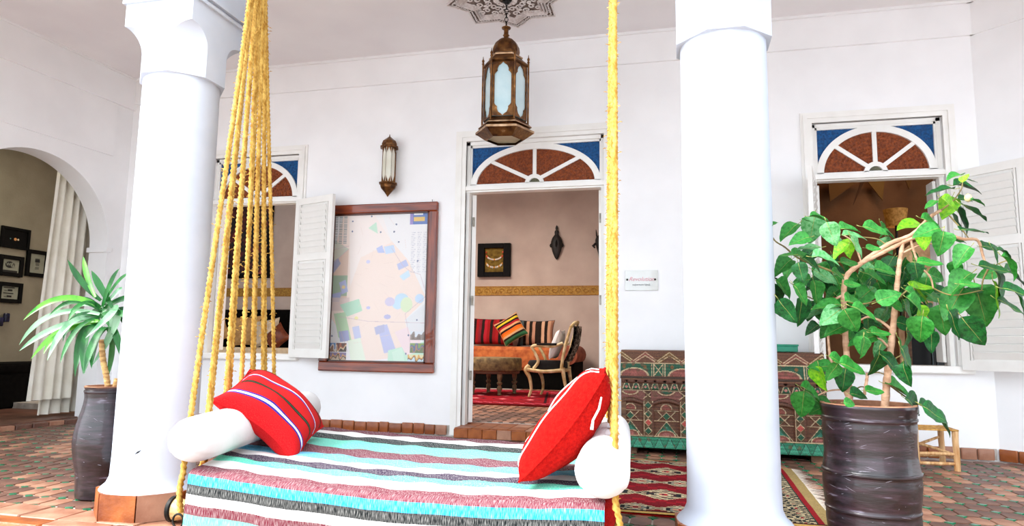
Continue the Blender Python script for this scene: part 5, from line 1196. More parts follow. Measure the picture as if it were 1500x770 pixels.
for pts, r0, r1, m in (
    ([(1305, 482), (1290, 470), (1272, 464), (1258, 470)], .006, .003, BARK), ([(1301, 508), (1290, 497), (1276, 494)], .005, .003, BARK),
    ([(1333, 348), (1345, 385), (1362, 405), (1367, 422)], .005, .003, BARK), ([(1323, 370), (1345, 360), (1372, 356)], .004, .002, BARK),
    ([(1238, 430), (1215, 442), (1190, 452), (1180, 445)], .005, .003, BARK), ([(1236, 460), (1222, 448), (1196, 440), (1165, 425)], .004, .002, TWIG),
    ([(1240, 405), (1205, 392), (1170, 378), (1150, 362), (1135, 352), (1126, 335)], .005, .0022, TWIG), ([(1135, 352), (1125, 346), (1117, 345)], .0025, .0015, TWIG),
    ([(1262, 385), (1250, 355), (1233, 343)], .004, .002, BARK), ([(1300, 360), (1285, 350), (1262, 347)], .003, .002, TWIG), ([(1378, 308), (1395, 295), (1408, 277), (1410, 262)], .0035, .0018, TWIG),
    ([(1390, 315), (1408, 335), (1420, 350)], .003, .002, TWIG), ([(1447, 395), (1440, 410), (1438, 425)], .004, .002, TWIG), ([(1447, 395), (1465, 385), (1480, 380)], .003, .002, TWIG), ([(1367, 422), (1395, 432), (1438, 425)], .003, .002, TWIG),
    ([(1240, 570), (1215, 572), (1195, 580)], .004, .002, BARK), ([(1299, 560), (1318, 575), (1338, 588), (1365, 600)], .004, .0022, TWIG), ([(1247, 575), (1262, 566), (1280, 574)], .003, .002, TWIG), ([(1303, 530), (1320, 520), (1330, 518)], .003, .002, TWIG),
    ([(1242, 540), (1232, 538), (1220, 535)], .003, .002, TWIG), ([(1312, 440), (1330, 425), (1348, 424)], .004, .002, TWIG), ([(1236, 440), (1262, 445), (1285, 440)], .004, .002, TWIG), ([(1269, 548), (1285, 545), (1295, 548)], .003, .002, TWIG)):
    branch(pts, r0, r1, m)
bud = at_wall(1418, 290, 2.86); MB().lathe([(.001, -.016), (.010, -.01), (.013, 0), (.011, .010), (.003, .017)], bud, 12).build('flower_bud', mat('cream_bud', '#e8c48c', '#f6e2b0', scale=20, rough=.6), hib, smooth=True)

# yucca in the tall dark pot
YX, YY = -2.775, 2.86
yu = thing('potted_yucca', 'yucca with drooping strap leaves in a tall waisted dark pot beside the left column', 'potted plant', (YX, YY, 0))
yp = [(.090, 0), (.100, .006), (.103, .03), (.106, .08), (.112, .13), (.122, .18), (.129, .23), (.1325, .262), (.131, .30), (.126, .34), (.115, .385), (.105, .42), (.099, .45), (.096, .48), (.0985, .505), (.1015, .508), (.1015, .516), (.097, .519), (.099, .528), (.103, .534)]
pot(yu, (YX, YY), yp, .101, .515, .004)
scratches(yu, (YX, YY), yp, 40, 5, PI*.95, PI*2.05)
TR = mat('ringed_trunk', '#8a5a30', '#d8b070', scale=14, rough=.8, bump=.4, stretch=(1, 1, 5))
tp = at_wall(147, 512, YY); b = MB(); n_ = 60; base = Vector((YX+.005, YY-.0, .50))
b.tube([base.lerp(tp+Vector((0, 0, .05)), i/n_)+Vector((.004*math.sin(i*.12), 0, 0)) for i in range(n_+1)], [.0125+.0022*abs(math.sin(i*.62)) for i in range(n_+1)], 12); b.build('trunk', TR, yu, smooth=60)
b = MB(); b.tube([base+Vector((.045, -.01, 0)), base+Vector((.05, -.01, .05)), base+Vector((.052, -.01, .075))], [.013, .012, .009], 10); b.build('trunk_stub', TR, yu, smooth=60)
YL = {'m': mat('yucca_leaf', '#0f4c1c', '#28702e', scale=4, rough=.32, bump=.2, stretch=(1, 12, 1), spec=.3), 'l': mat('pale_yucca_leaf', '#4a8054', '#86a886', scale=4, rough=.3, stretch=(1, 12, 1), spec=.35), 'y': mat('bright_yucca_leaf', '#2a7c14', '#5ea824', scale=4, rough=.32, stretch=(1, 12, 1), spec=.35)}
def strap(p0, p1, p2, w_, m):
    n_ = 14; b = MB(); vs = []; fs = []
    for i in range(n_+1):
        t_ = i/n_; p = p0*(1-t_)**2+p1*2*t_*(1-t_)+p2*t_*t_; tg = ((p1-p0)*(1-t_)+(p2-p1)*t_).normalized(); s = tg.cross(-CF+Vector((0, 0, .5))).normalized(); up = s.cross(tg)
        ww = w_*(.45+.55*math.sin(PI*min(1, t_*1.25)**.8*.5)) * (1 if t_ < .6 else (1-((t_-.6)/.4)**2.2)+.02)
        vs += [p+s*ww*.5+up*ww*.16, p, p-s*ww*.5+up*ww*.16]
    for i in range(n_):
        for k in range(2): a = i*3+k; fs.append((a, a+1, a+4, a+3))
    b.add(vs, fs).build('leaf', m, yu, smooth=True, fixn=False)
YLS = """148 430 121 420 99 380 9 m;140 425 127 410 122 375 8 y;165 440 150 425 134 396 10 m;150 440 160 415 175 393 9 m;148 440 90 415 34 469 10 y;146 450 70 440 28 505 10 l;146 455 80 470 28 514 10 l;144 460 88 470 45 526 10 y;146 458 100 450 69 528 11 l;148 460 80 480 64 518 9 y;142 452 104 470 66 500 9 l;145 455 108 470 88 532 8 m;150 462 115 460 110 552 11 m;148 466 120 470 122 548 11 m;150 470 128 470 112 540 10 l;156 470 140 480 123 548 11 m;158 470 136 490 134 540 10 m;150 446 190 440 159 500 12 l;150 450 200 430 125 495 11 l;156 470 175 490 156 558 10 m;150 455 190 460 135 535 12 l;147 440 120 430 100 470 10 m;150 440 170 410 190 400 9 m;150 445 180 430 200 440 10 m;150 450 185 450 205 480 10 m;148 445 110 425 72 462 8 m;150 440 175 425 178 420 8 l;147 452 105 450 92 500 10 m;152 458 170 470 180 530 10 m;146 440 112 436 110 462 9 l;150 450 136 432 108 440 8 d"""
for q, row in enumerate(YLS.split(';')):
    a = row.split(); c_ = [float(v) for v in a[:7]]; Yo = YY+rl.uniform(-.03, .03); dY = rl.uniform(-.2, .10)
    strap(at_wall(c_[0], c_[1]+10, Yo), at_wall(c_[2], c_[3], Yo+dY*.5), at_wall(c_[4], c_[5], Yo+dY), c_[6]/F_PX*3.2*1.08, YL.get(a[7], YL['m']))
for q in range(9):              # leaves on the far side
    a = rl.uniform(.1, 1.2)*PI; top = tp+Vector((0, 0, .16)); R_ = rl.uniform(.18, .30); d = Vector((math.cos(a), abs(math.sin(a))*.8, 0))
    strap(top, top+d*R_*.6+Vector((0, 0, .10)), top+d*R_+Vector((0, 0, -rl.uniform(.0, .2))), .032, YL['m'])
# ------------------------------------------------------------------ salon behind the door
FZ = .095
RUG2 = thing('salon_rug', 'dark red patterned rug under the ottoman and armchair in the salon', 'rug', (-2.4, 8.8, .09))
q = [Vector((-3.6, 7.5, 0)), Vector((-1.08, 7.42, 0)), Vector((-1.52, 9.9, 0)), Vector((-3.9, 9.9, 0))]
NU, NV = 150, 110; U, V = np.meshgrid((np.arange(NU)+.5)/NU, (np.arange(NV)+.5)/NV, indexing='ij'); Cm = np.zeros((NU, NV, 3)); Cm[:] = hx('#8c1420')
r_ = np.random.default_rng(2)
def pt(m, c): Cm[m] = hx(c)
e = np.minimum(np.minimum(U, 1-U)*2.5, np.minimum(V, 1-V)*2.4)
pt(e < .05, '#5c0e16'); pt((e > .08) & (e < .12), '#2e1018'); pt((e > .15) & (e < .30) & ((np.floor(U*60)+np.floor(V*44)) % 3 == 0), '#c8566a'); pt((e > .33) & (e < .36), '#2e1018')
d = np.abs(((U*7) % 1)-.5)+np.abs(((V*5) % 1)-.5); pt((e > .38) & (d < .42), '#3c0f1a'); pt((e > .38) & (d < .32), '#a82434'); pt((e > .38) & (d < .14), '#d88a8a')
gu, gv = np.linspace(0, 1, NU+1)[:, None, None], np.linspace(0, 1, NV+1)[None, :, None]; r0, r1, r2, r3 = (np.array(p) for p in q)
P_ = (r0*(1-gu)+r1*gu)*(1-gv)+(r3*(1-gu)+r2*gu)*gv; P_[..., 2] = FZ+.012; colour_sheet('pile', attr_mat('salon_rug_wool', rough=.95, spec=.1), P_, Cm, RUG2)
b = MB(); b.add([(*p[:2], FZ+.001) for p in q]+[(*p[:2], FZ+.006) for p in q], [(3, 2, 1, 0), (4, 5, 6, 7), (0, 1, 5, 4), (1, 2, 6, 5), (2, 3, 7, 6), (3, 0, 4, 7)]); b.build('backing', REDW, RUG2)

SOFAM = mat('russet_sofa_fabric', '#9c4a22', '#c8733a', scale=12, rough=.9, bump=.3, bscale=120)
DARKF = mat('black_fabric', '#040404', '#0b0a09', scale=20, rough=.95, spec=.1, bump=.2)
sofa = thing('banquette_sofa', 'low russet sofa with a rolled arm along the salon wall behind the door', 'sofa', (-2.7, 10.8, .09))
b = MB(); b.b2(-4.3, -1.62, 10.25, 11.25, .38, .74, .05); b.build('seat_mattress', SOFAM, sofa)
b = MB(); b.b2(-4.25, -1.68, 10.32, 11.25, FZ, .38); b.build('base', DARKF, sofa)
b = MB(); b.tube([(-1.62, 10.22, .62), (-1.62, 10.8, .62), (-1.62, 11.26, .62)], .15, 20); b.build('rolled_arm', mat('arm_fabric', '#7a3a24', '#a86048', scale=12, rough=.9), sofa, smooth=50)
b = MB(); b.b2(-1.72, -1.52, 10.26, 11.24, FZ, .56); b.build('arm_front', DARKF, sofa)
def vst(name, cols, edges=None, slub=.1): 
    n_ = len(cols); return stripe_mat(name, [(i/n_ if edges is None else edges[i], c_) for i, c_ in enumerate(cols)], axis=0, slub=slub, sx=90, sy=90, slubcol='#b08a70')
Mx = lambda c_, lean=.25, rz=0, roll=0: Matrix.Translation(c_) @ Matrix.Rotation(rz, 4, 'Z') @ Matrix.Rotation(-lean, 4, 'X') @ Matrix.Rotation(PI/2, 4, 'X') @ Matrix.Rotation(roll, 4, 'Z')
pillow('cushion', 'long dark red cushion with black stripes at the left end of the salon sofa', 'striped cushions on the salon sofa', .80, .47, .16, Mx((-3.06, 11.08, .985)), vst('red_black_stripes', ['#8c1018', '#a0141c', '#180c0e', '#98141c', '#7c1a2a', '#180c0e', '#a8182a', '#900f18', '#140a0c', '#8c1018', '#a0141c', '#1a1012', '#90141c', '#b06a5a', '#8c1018', '#8c1018']))
pillow('cushion', 'cushion standing on one corner with yellow, orange, red and black diagonal stripes', 'striped cushions on the salon sofa', .43, .43, .15, Mx((-2.64, 10.78, 1.02), .22, 0, math.radians(-58)), vst('yellow_orange_stripes', ['#c89a70', '#17110f', '#e8c22c', '#17110f', '#a8182a', '#d9a070', '#17110f', '#d8641c', '#e07a22', '#c8a078', '#17110f', '#2c6a44', '#2c6a44']))
pillow('cushion', 'brown, cream and black striped cushion at the right of the salon sofa', 'striped cushions on the salon sofa', .62, .44, .15, Mx((-2.28, 11.06, .965), .2), vst('brown_cream_stripes', ['#2a2a30', '#4a5a5c', '#17110f', '#c89a7a', '#17110f', '#b88a70', '#17110f', '#17110f', '#d0a888', '#17110f', '#c89a7a', '#a87a60']))
# picture with necklace, masks
BLK = mat('black_frame', '#040404', '#0a0909', scale=20, rough=.7, spec=.15)
pic = thing('necklace_picture', 'deep black box frame holding a beaded necklace on gold cloth on the salon wall', 'picture', (-3.11, 11.45, 1.94))
P0x, P1x, Q0, Q1 = -3.42, -2.83, 1.955, 2.545
for x0, x1, z0_, z1_ in ((P0x, P0x+.12, Q0, Q1), (P1x-.12, P1x, Q0, Q1), (P0x+.12, P1x-.12, Q0, Q0+.08), (P0x+.12, P1x-.12, Q1-.08, Q1)): MB().b2(x0, x1, 11.40, 11.495, z0_, z1_, .004).build('frame_rail', BLK, pic)
MB().b2(P0x+.1, P1x-.1, 11.47, 11.485, Q0+.06, Q1-.06).build('backing_cloth', mat('old_gold_cloth', '#5a4410', '#8a7028', scale=14, rough=.9), pic)
mm = [mat('coral_bead', '#b8361c', '#d8582c', scale=30, rough=.4), mat('silver_bead', '#b8b0a0', '#e8e4d8', scale=30, rough=.4), mat('amber_bead', '#c8781c', '#e0a040', scale=30, rough=.4)]
bead = [MB().lathe([(.001, -.014), (.011, -.009), (.015, 0), (.011, .009), (.001, .014)], (0, 0, 0), 10).mesh('bead', m, smooth=True) for m in mm]
for i in range(17):
    a = -PI*.06-PI*.88*i/16; x = -3.125+.155*math.cos(a); z = 2.36+.10*math.sin(a)+.00; inst('bead', bead[0 if i in (0, 1, 2, 14, 15, 16) else (2 if i in (8,) else 1)], pic, M=Matrix.Translation((x, 11.455, z+(.05 if i in (0, 16) else 0))) @ Matrix.Diagonal((1.1, 1, 1.3, 1)))
for i in range(13):
    a = -PI*.1-PI*.8*i/12; inst('bead', bead[1 if i % 3 else 2], pic, M=Matrix.Translation((-3.125+.15*math.cos(a), 11.455, 2.22+.10*math.sin(a))) @ Matrix.Diagonal((1, 1, 1.6, 1)))
m1 = thing('carved_mask', 'slender black carved mask with a topknot on the salon wall', 'mask', (-2.01, 11.45, 2.24))
MASK = mat('black_carved_wood', '#070606', '#16110e', scale=14, rough=.55, bump=.4)
b = MB(); b.lathe([(.004, 2.24), (.035, 2.28), (.075, 2.38), (.10, 2.48), (.102, 2.55), (.08, 2.62), (.05, 2.66), (.036, 2.68), (.04, 2.72), (.034, 2.745), (.016, 2.76), (.024, 2.79), (.018, 2.82), (.003, 2.845)], (0, 0, 0), 20, M=Matrix.Translation((-2.01, 11.46, 0)) @ Matrix.Diagonal((1, .55, 1, 1))); b.build('face', MASK, m1, smooth=50)
b = MB(); b.tube([(-2.01, 11.40, 2.58), (-2.01, 11.37, 2.50), (-2.01, 11.40, 2.46)], [.008, .018, .01], 8); b.build('nose', MASK, m1, smooth=50)
for s in (-1, 1): MB().tube([(-2.01+s*.10, 11.46, 2.52), (-2.01+s*.115, 11.46, 2.49), (-2.01+s*.10, 11.46, 2.46)], .012, 6).build('ear', MASK, m1, smooth=50)
m2 = thing('horned_mask', 'dark animal mask with short horns at the right edge of the doorway view', 'mask', (-1.26, 11.42, 2.16))
b = MB(); b.lathe([(.015, 2.16), (.03, 2.22), (.045, 2.32), (.075, 2.42), (.095, 2.50), (.10, 2.56), (.08, 2.62), (.04, 2.65)], (0, 0, 0), 16, M=Matrix.Translation((-1.24, 11.44, 0)) @ Matrix.Diagonal((1, .6, 1, 1))); b.build('face', MASK, m2, smooth=50)
for x in (-1.31, -1.25): MB().tube([(x, 11.42, 2.62), (x-.004, 11.41, 2.68), (x-.012, 11.41, 2.74)], [.014, .011, .004], 8).build('horn', MASK, m2, smooth=50)
MB().tube([(-1.33, 11.42, 2.50), (-1.37, 11.40, 2.46), (-1.34, 11.40, 2.42)], [.02, .024, .012], 8).build('snout', MASK, m2, smooth=50)
# round ottoman on turned legs
OTT = mat('worn_mottled_hide', '#4a3a24', '#8a7448', scale=16, rough=.75, bump=.3, third='#a8905c')
ot = thing('round_ottoman', 'round ottoman with a mottled hide drum and turned legs in the salon', 'ottoman', (-2.42, 8.95, .1))
MB().lathe([(.36, .42), (.375, .43), (.378, .50), (.375, .575), (.36, .595), (.2, .60), (.01, .602)], (-2.42, 8.95, 0), 40).build('drum', OTT, ot, smooth=40)
MB().lathe([(.34, .385), (.35, .39), (.35, .42), (.34, .425)], (-2.42, 8.95, 0), 40).build('seat_rail', DARKWOOD, ot, smooth=40)
lgm = MB().lathe([(.018, 0), (.03, .01), (.022, .03), (.034, .08), (.03, .11), (.018, .125), (.036, .15), (.036, .165), (.02, .18), (.034, .22), (.034, .285)], (0, 0, 0), 14).mesh('leg', mat('turned_grey_wood', '#5a4c34', '#8a7a58', scale=20, rough=.6), smooth=40)
for a in (30, 120, 210, 300, 75): 
    if a != 75: inst('leg', lgm, ot, (-2.42+.29*math.cos(math.radians(a)), 8.95+.29*math.sin(math.radians(a)), .108))
# armchair in profile facing left
PAINTW = mat('antique_cream_wood', '#b8985e', '#e2cfa0', scale=14, rough=.5, bump=.3, third='#f0e4c4')
BLACKS = mat('black_velvet', '#060606', '#121110', scale=30, rough=.95)
ch = thing('open_armchair', 'antique open armchair with cream carved frame and black seat facing left in the salon', 'armchair', (-1.62, 8.85, .1))
fz = .108
def cv(name, pts, rs, m=PAINTW):
    ps = [Vector(p) for p in pts]; out_ = []
    for i in range(len(ps)-1):
        p0, p1, p2, p3 = ps[max(i-1, 0)], ps[i], ps[i+1], ps[min(i+2, len(ps)-1)]
        for k in range(6):
            t_ = k/6; out_.append(.5*((2*p1)+(p2-p0)*t_+(2*p0-5*p1+4*p2-p3)*t_*t_+(3*p1-p0-3*p2+p3)*t_**3))
    out_.append(ps[-1]); N_ = len(out_); rr = [rs[0]+(rs[-1]-rs[0])*i/(N_-1) for i in range(N_)] if len(rs) == 2 else [np.interp(i/(N_-1), np.linspace(0, 1, len(rs)), rs) for i in range(N_)]
    return MB().tube(out_, list(rr), 10).build(name, m, ch, smooth=60)
for y in (8.60, 9.10):
    s = .06 if y > 8.8 else 0
    cv('leg', [(-1.86+s, y, fz), (-1.83+s, y, fz+.10), (-1.85+s, y, fz+.24), (-1.90+s, y, fz+.34), (-1.86+s, y, fz+.40)], [.016, .018, .024, .030, .026])
    cv('leg', [(-1.36, y, fz), (-1.38, y, fz+.12), (-1.41, y, fz+.28), (-1.42, y, fz+.38)], [.015, .018, .024, .026])
    cv('armrest', [(-1.80, y, .47), (-1.74, y, .56), (-1.79, y, .68), (-1.82, y, .745), (-1.72, y, .765), (-1.56, y, .755), (-1.42, y, .80)], [.022, .02, .018, .022, .024, .02, .018])
    MB().box((-1.63, y, .782), (.26, .07, .028), bev=.01).build('arm_pad', BLACKS, ch)
    cv('back_post', [(-1.44, y, .46), (-1.42, y, .62), (-1.38, y, .80), (-1.32, y, 1.0)], [.022, .02, .02, .018])
cv('seat_rail', [(-1.88, 8.58, .455), (-1.66, 8.57, .435), (-1.42, 8.60, .455)], [.026, .022, .026]); cv('seat_rail', [(-1.86, 9.12, .455), (-1.64, 9.13, .44), (-1.42, 9.10, .455)], [.026, .022, .026])
cv('seat_rail', [(-1.89, 8.60, .455), (-1.91, 8.85, .44), (-1.88, 9.10, .455)], [.026, .024, .026]); cv('seat_rail', [(-1.42, 8.60, .455), (-1.41, 8.85, .45), (-1.42, 9.10, .455)], [.024, .024, .024])
b = MB(); b.grid(lambda u, v: (-1.66+.245*math.copysign(abs(math.cos(2*PI*u))**.5, math.cos(2*PI*u))*min(1, 1.04-.3*max(0, v-.6)), 8.85+.25*math.copysign(abs(math.sin(2*PI*u))**.5, math.sin(2*PI*u))*min(1, 1.04-.3*max(0, v-.6)), .45+.14*v-.02*v*v), 40, 8, wu=True); b.f.append(tuple(range(40*8, 40*9))); b.build('seat', BLACKS, ch, smooth=50)
b = MB(); b.grid(lambda u, v: (-1.415+.13*v+.035*math.sin(PI*v), 8.62+.46*u, .56+.46*v), 10, 10); b.grid(lambda u, v: (-1.375+.13*v+.035*math.sin(PI*v), 8.62+.46*u, .56+.46*v), 10, 10); b.build('backrest', mat('black_white_print', '#0b0a0a', '#d8d0c4', scale=26, rough=.9, lo=.56, hi=.60), ch, smooth=60)
cv('crest_rail', [(-1.32, 8.60, 1.0), (-1.29, 8.72, 1.055), (-1.27, 8.85, 1.07), (-1.29, 8.98, 1.055), (-1.32, 9.10, 1.0)], [.02, .024, .02])
pillow('cushion', 'white cushion standing against the back of the salon armchair', None, .40, .40, .12, basis((-1.53, 8.80, .78), (0, 1, 0), (.34, 0, .94)), COTTON)

# bench with pale cushions and a dark picture, seen through the left window
bn = thing('salon_bench', 'black-backed bench with a cream seat seen through the left window', 'bench', (-8.0, 10.9, .09))
MB().b2(-9.3, -6.4, 11.2, 11.34, FZ, 1.36, .02).build('backrest', DARKF, bn); MB().b2(-9.3, -6.4, 10.35, 11.2, .46, .66, .04).build('seat', mat('cream_seat_fabric', '#c8b494', '#ddcdb2', scale=12, rough=.9), bn); MB().b2(-9.2, -6.5, 10.45, 11.2, FZ, .46).build('base', DARKF, bn)
PALEF = mat('pale_cushion_fabric', '#b8a890', '#d8ccb8', scale=12, rough=.9, bump=.2); BRN = mat('brown_leather', '#5a2412', '#7a3a1c', scale=14, rough=.45); DRED = mat('dark_red_fabric', '#5c1210', '#7c1c18', scale=14, rough=.9); TANF = mat('tan_fabric', '#a8814e', '#c49c66', scale=14, rough=.9)
for x, z, w_, m, lb, ro, dy in ((-8.75, .88, .5, DRED, 'dark red cushion at the left of the bench behind the left window', .1, 0), (-8.28, .93, .52, TANF, 'tan cushion beside the dark red one on the salon bench', .5, -.12), (-7.75, .95, .62, TANF, 'large tan cushion in the middle of the salon bench', .05, .0),
                           (-7.25, .92, .56, PALEF, 'pale grey cushion right of the tan one on the salon bench', .15, -.1), (-6.95, .84, .42, BRN, 'brown leather cushion at the right of the salon bench', .75, -.2)):
    pillow('cushion', lb, 'cushions on the salon bench', w_, w_*.9, .16, Mx((x, 11.0+dy, z), .2, 0, ro), m, n=16)
pw = thing('dark_wall_hanging', 'tall dark painting with red flowers behind the ropes in the left window', 'painting', (-8.15, 11.45, 2.0))
for x0, x1, z0_, z1_ in ((-8.72, -8.64, 1.98, 3.6), (-7.68, -7.60, 1.98, 3.6), (-8.64, -7.68, 1.98, 2.06), (-8.64, -7.68, 3.52, 3.6)): MB().b2(x0, x1, 11.43, 11.495, z0_, z1_, .006).build('frame_rail', BLK, pw)
MB().b2(-8.65, -7.67, 11.465, 11.485, 2.05, 3.53).build('canvas', mat('dark_flower_painting', '#0c0706', '#5c1414', scale=5, rough=.6, lo=.45, hi=.62, third='#c8584a'), pw)

# ------------------------------------------------------------------ bedroom behind the right window
LAMPM = mat('pierced_shade', '#8a5c24', '#c8924c', scale=30, rough=.8, emit=('#c8802c', .04))
ls = thing('table_lamp_shade', 'small tan flared lamp on a dark stand behind the right window', 'lamp', (1.95, 7.6, .05))
cL = at_wall(1312, 318, 7.6)
MB().lathe([(.085, cL.z-.10), (.115, cL.z+.08)], (cL.x, cL.y, 0), 24, cap=False).build('lamp_shade', LAMPM, ls, smooth=50)
MB().lathe([(.13, .05), (.13, .07), (.018, .09), (.012, 1.0), (.012, cL.z-.08)], (cL.x, cL.y, 0), 16).build('stand', IRON, ls, smooth=40)
# faceted star lamp / painted facets on the wall
fc = thing('faceted_wall_panel', 'row of brown pointed fabric panels hanging high behind the right window', 'wall hanging', (2.4, 8.5, 2.4))
for (pa, pb, pc, col_) in (((1213, 262), (1262, 262), (1216, 295), '#6a4618'), ((1268, 262), (1296, 262), (1293, 293), '#7a5824'), ((1326, 262), (1336, 262), (1332, 277), '#6a4618'), ((1262, 262), (1268, 262), (1250, 300), '#4a2c10')):
    pts = [at_wall(*p, 8.45) for p in (pa, pb, pc)]; th_ = Vector((0, .02, 0))
    MB().add(pts+[p+th_ for p in pts], [(0, 1, 2), (5, 4, 3), (0, 3, 4, 1), (1, 4, 5, 2), (2, 5, 3, 0)]).build('panel', mat('tan_panel_'+col_[1:3], col_, rough=.9), fc)
hd = thing('curved_headboard', 'tan curved chair back beside a black cabinet behind the right window', 'chair back', (2.35, 6.6, .05))
c0 = at_wall(1352, 400, 6.6)
b = MB(); b.grid(lambda u, v: (c0.x-.16+.34*u, 6.6+.05*math.sin(PI*u), c0.z-.45+(.62+.13*math.sin(PI*(u*.8+.05)))*v), 16, 8); b.grid(lambda u, v: (c0.x-.16+.34*u, 6.64+.05*math.sin(PI*u), c0.z-.45+(.62+.13*math.sin(PI*(u*.8+.05)))*v), 16, 8)
b.build('panel', mat('tan_wicker', '#b8895c', '#d8ab7c', scale=20, rough=.8, bump=.3), hd, smooth=60)
for x in (c0.x-.14, c0.x+.16): MB().b2(x-.02, x+.02, 6.6, 6.64, .05, c0.z-.2, .004).build('leg', DARKWOOD, hd)
cb = thing('dark_cabinet', 'black glazed cabinet with a pale wooden post behind the right window', 'cabinet', (2.35, 6.9, .05))
c1, c2 = at_wall(1332, 470, 6.9), at_wall(1386, 470, 6.9)
MB().b2(c1.x, c2.x+.25, 6.9, 7.3, .05, 1.02, .005).build('body', mat('black_lacquer', '#050505', '#0e0e0f', scale=10, rough=.25), cb)
for px in (1363, 1370): p = at_wall(px, 470, 6.89); MB().b2(p.x-.004, p.x+.004, 6.885, 6.9, .1, .95).build('glazing_bar', mat('grey_bar', '#4a5558', rough=.4), cb)
p = at_wall(1322, 480, 6.85); MB().b2(p.x-.045, p.x+.03, 6.82, 6.9, .05, .98, .006).build('post', mat('tan_post_wood', '#b07c50', '#cfa074', scale=10, rough=.6, stretch=(6, 6, 1)), cb)
MB().b2(p.x-.05, p.x+.14, 6.81, 6.9, .96, 1.04, .006).build('shelf', mat('red_brown_shelf', '#7a3c1c', '#96522a', scale=10, rough=.5), cb)

# ------------------------------------------------------------------ side room: frames, curtain, black bench
PAPER = mat('grey_paper', '#8f9484', '#a4a898', scale=8, rough=.8); INK = mat('black_print', '#141513', rough=.6)
def fr(name, label, y0, y1, z0_, z1_, bd, kind):
    t = thing(name, label, 'picture', (-7.49, (y0+y1)/2, z0_), 'framed pictures on the side room wall')
    X0, X1 = -7.495, -7.465
    for a, c_, e, f_ in ((y0, y0+bd, z0_, z1_), (y1-bd, y1, z0_, z1_), (y0+bd, y1-bd, z0_, z0_+bd), (y0+bd, y1-bd, z1_-bd, z1_)): MB().b2(X0, X1, a, c_, e, f_, .003).build('frame_rail', BLK, t)
    MB().b2(X0, X0+.01, y0+bd*.8, y1-bd*.8, z0_+bd*.8, z1_-bd*.8).build('mount', PAPER if kind != 'dark' else BLK, t)
    return t
R90 = (PI/2, 0, PI/2); XT = -7.482
f1 = fr('framed_picture', 'black framed dark picture with tiny lights, uppermost in the side room', 6.02, 6.375, 1.80, 2.045, .03, 'dark')
for y, m, r_ in ((6.14, mat('tiny_teal_light', '#5c8a8a', rough=.5), .008), (6.20, mat('tiny_orange_glow', '#e0a060', rough=.5), .018), (6.235, mat('tiny_cream_glow', '#e8d8b8', rough=.5), .012)):
    MB().lathe([(r_, 0), (r_*.6, .004)], (0, 0, 0), 10, M=Matrix.Translation((XT, y, 1.91)) @ Matrix.Rotation(PI/2, 4, 'Y')).build('painted_light', m, f1)
f2 = fr('framed_notice', 'black framed notice with a round wireless emblem in the side room', 6.03, 6.325, 1.475, 1.715, .045, 'p')
b = MB(); yc, zc = 6.175, 1.61
b.lathe([(.052, 0), (.05, .003)], (0, 0, 0), 28, M=Matrix.Translation((XT, yc-.012, zc)) @ Matrix.Rotation(PI/2, 4, 'Y') @ Matrix.Diagonal((.72, 1, 1, 1))); b.b2(XT, XT+.003, yc-.09, yc+.085, 1.515, 1.545); b.build('emblem', INK, f2)
b = MB().b2(XT+.003, XT+.005, yc+.004, yc+.058, zc-.024, zc+.024, .001); b.build('emblem_panel', PAPER, f2)
text('Wi', .048, (XT+.006, yc-.03, zc), PAPER, f2, rot=R90, bold=.001); text('Fi', .048, (XT+.007, yc+.031, zc), INK, f2, rot=R90, bold=.001)
f3 = fr('framed_certificate', 'black framed certificate with a crown emblem, right of the wireless notice', 6.36, 6.645, 1.50, 1.82, .045, 'p')
b = MB()
for k in range(5): b.poly([(6.475+k*.012, 1.70), (6.487+k*.012, 1.70), (6.481+k*.012, 1.725)], XT, XT+.003, to3=lambda y, z, x: (x, y, z))
b.b2(XT, XT+.003, 6.475, 6.535, 1.675, 1.70); 
for z in (1.655, 1.64, 1.61, 1.595): b.b2(XT, XT+.003, 6.48, 6.53, z, z+.005)
b.build('emblem', INK, f3)
f4 = fr('framed_notice', 'black framed printed notice, lowest on the side room wall', 6.045, 6.345, 1.17, 1.405, .045, 'p')
b = MB()
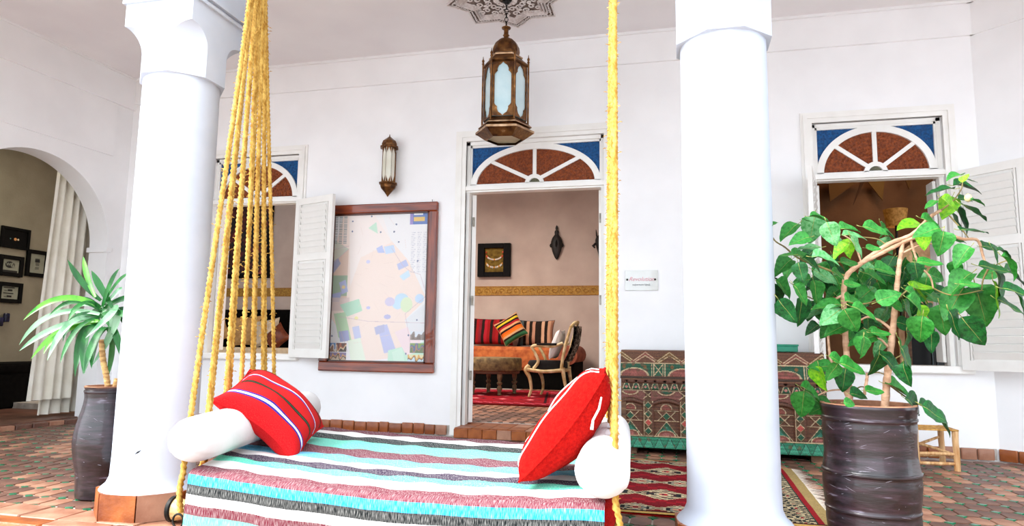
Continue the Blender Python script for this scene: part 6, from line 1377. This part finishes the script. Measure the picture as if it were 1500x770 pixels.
for z, y0, y1, h_ in ((1.345, 6.12, 6.25, .010), (1.315, 6.17, 6.225, .022), (1.28, 6.12, 6.24, .010), (1.245, 6.165, 6.22, .022), (1.31, 6.13, 6.16, .006), (1.24, 6.13, 6.16, .006)): b.b2(XT, XT+.003, y0, y1, z-h_/2, z+h_/2)
b.build('print', INK, f4)
# curtain gathered at the right of the arch
cu = thing('curtain', 'cream curtain gathered at the right side of the arch', 'curtain', (-5.76, 5.35, .1))
CURT = mat('cream_curtain', '#e2dccb', '#f0ebde', scale=5, rough=.9, bump=.1)
def curtain_sheet(y0, y1, zb, zt, X, ph, nm, n_=9, amp=.028):
    b = MB()
    def f(u, v):
        y = y0+(y1-y0)*u; sw = (1-v)*-.10*(1-u); z = zt+(zb-zt)*(1-v)
        return (X+amp*math.sin(u*n_*2*PI*.5+ph+.6*math.sin(3*v))*(.7+.3*v)+.006*math.sin(u*40), y+sw, z)
    b.grid(f, 90, 30); return b.build(nm, CURT, cu, smooth=True, fixn=False)
curtain_sheet(5.13, 5.50, .20, 2.75, -5.76, 0, 'front_panel'); curtain_sheet(5.30, 5.70, .055, 2.75, -5.83, 1.2, 'rear_panel')
MB().tube([(-5.8, 4.2, 2.77), (-5.8, 5.72, 2.77)], .012, 10).build('curtain_rod', IRON, cu, smooth=50)
# black bench along the side room wall
sb_ = thing('black_bench', 'low black bench along the wall of the side room beyond the arch', 'bench', (-7.1, 5.2, .03))
MB().b2(-7.42, -6.85, 3.3, 6.9, .03, .40, .02).build('base', DARKF, sb_); MB().b2(-7.44, -6.83, 3.3, 6.92, .40, .50, .03).build('seat', DARKF, sb_)
tl = thing('telephone', 'small dark telephone with blue mottling on the side room wall', 'telephone', (-7.48, 6.14, .95))
c3 = (-7.45, 6.14, 1.0)
for yy in (6.10, 6.17): MB().box((-7.46, yy, .97+(.03 if yy > 6.12 else -.02)), (.05, .06, .10), bev=.012).build('handset' if yy > 6.12 else 'cradle', mat('dark_blue_plastic', '#0a0c1c', '#1c2450', scale=20, rough=.3), tl)  # dark plastic mottled with blue
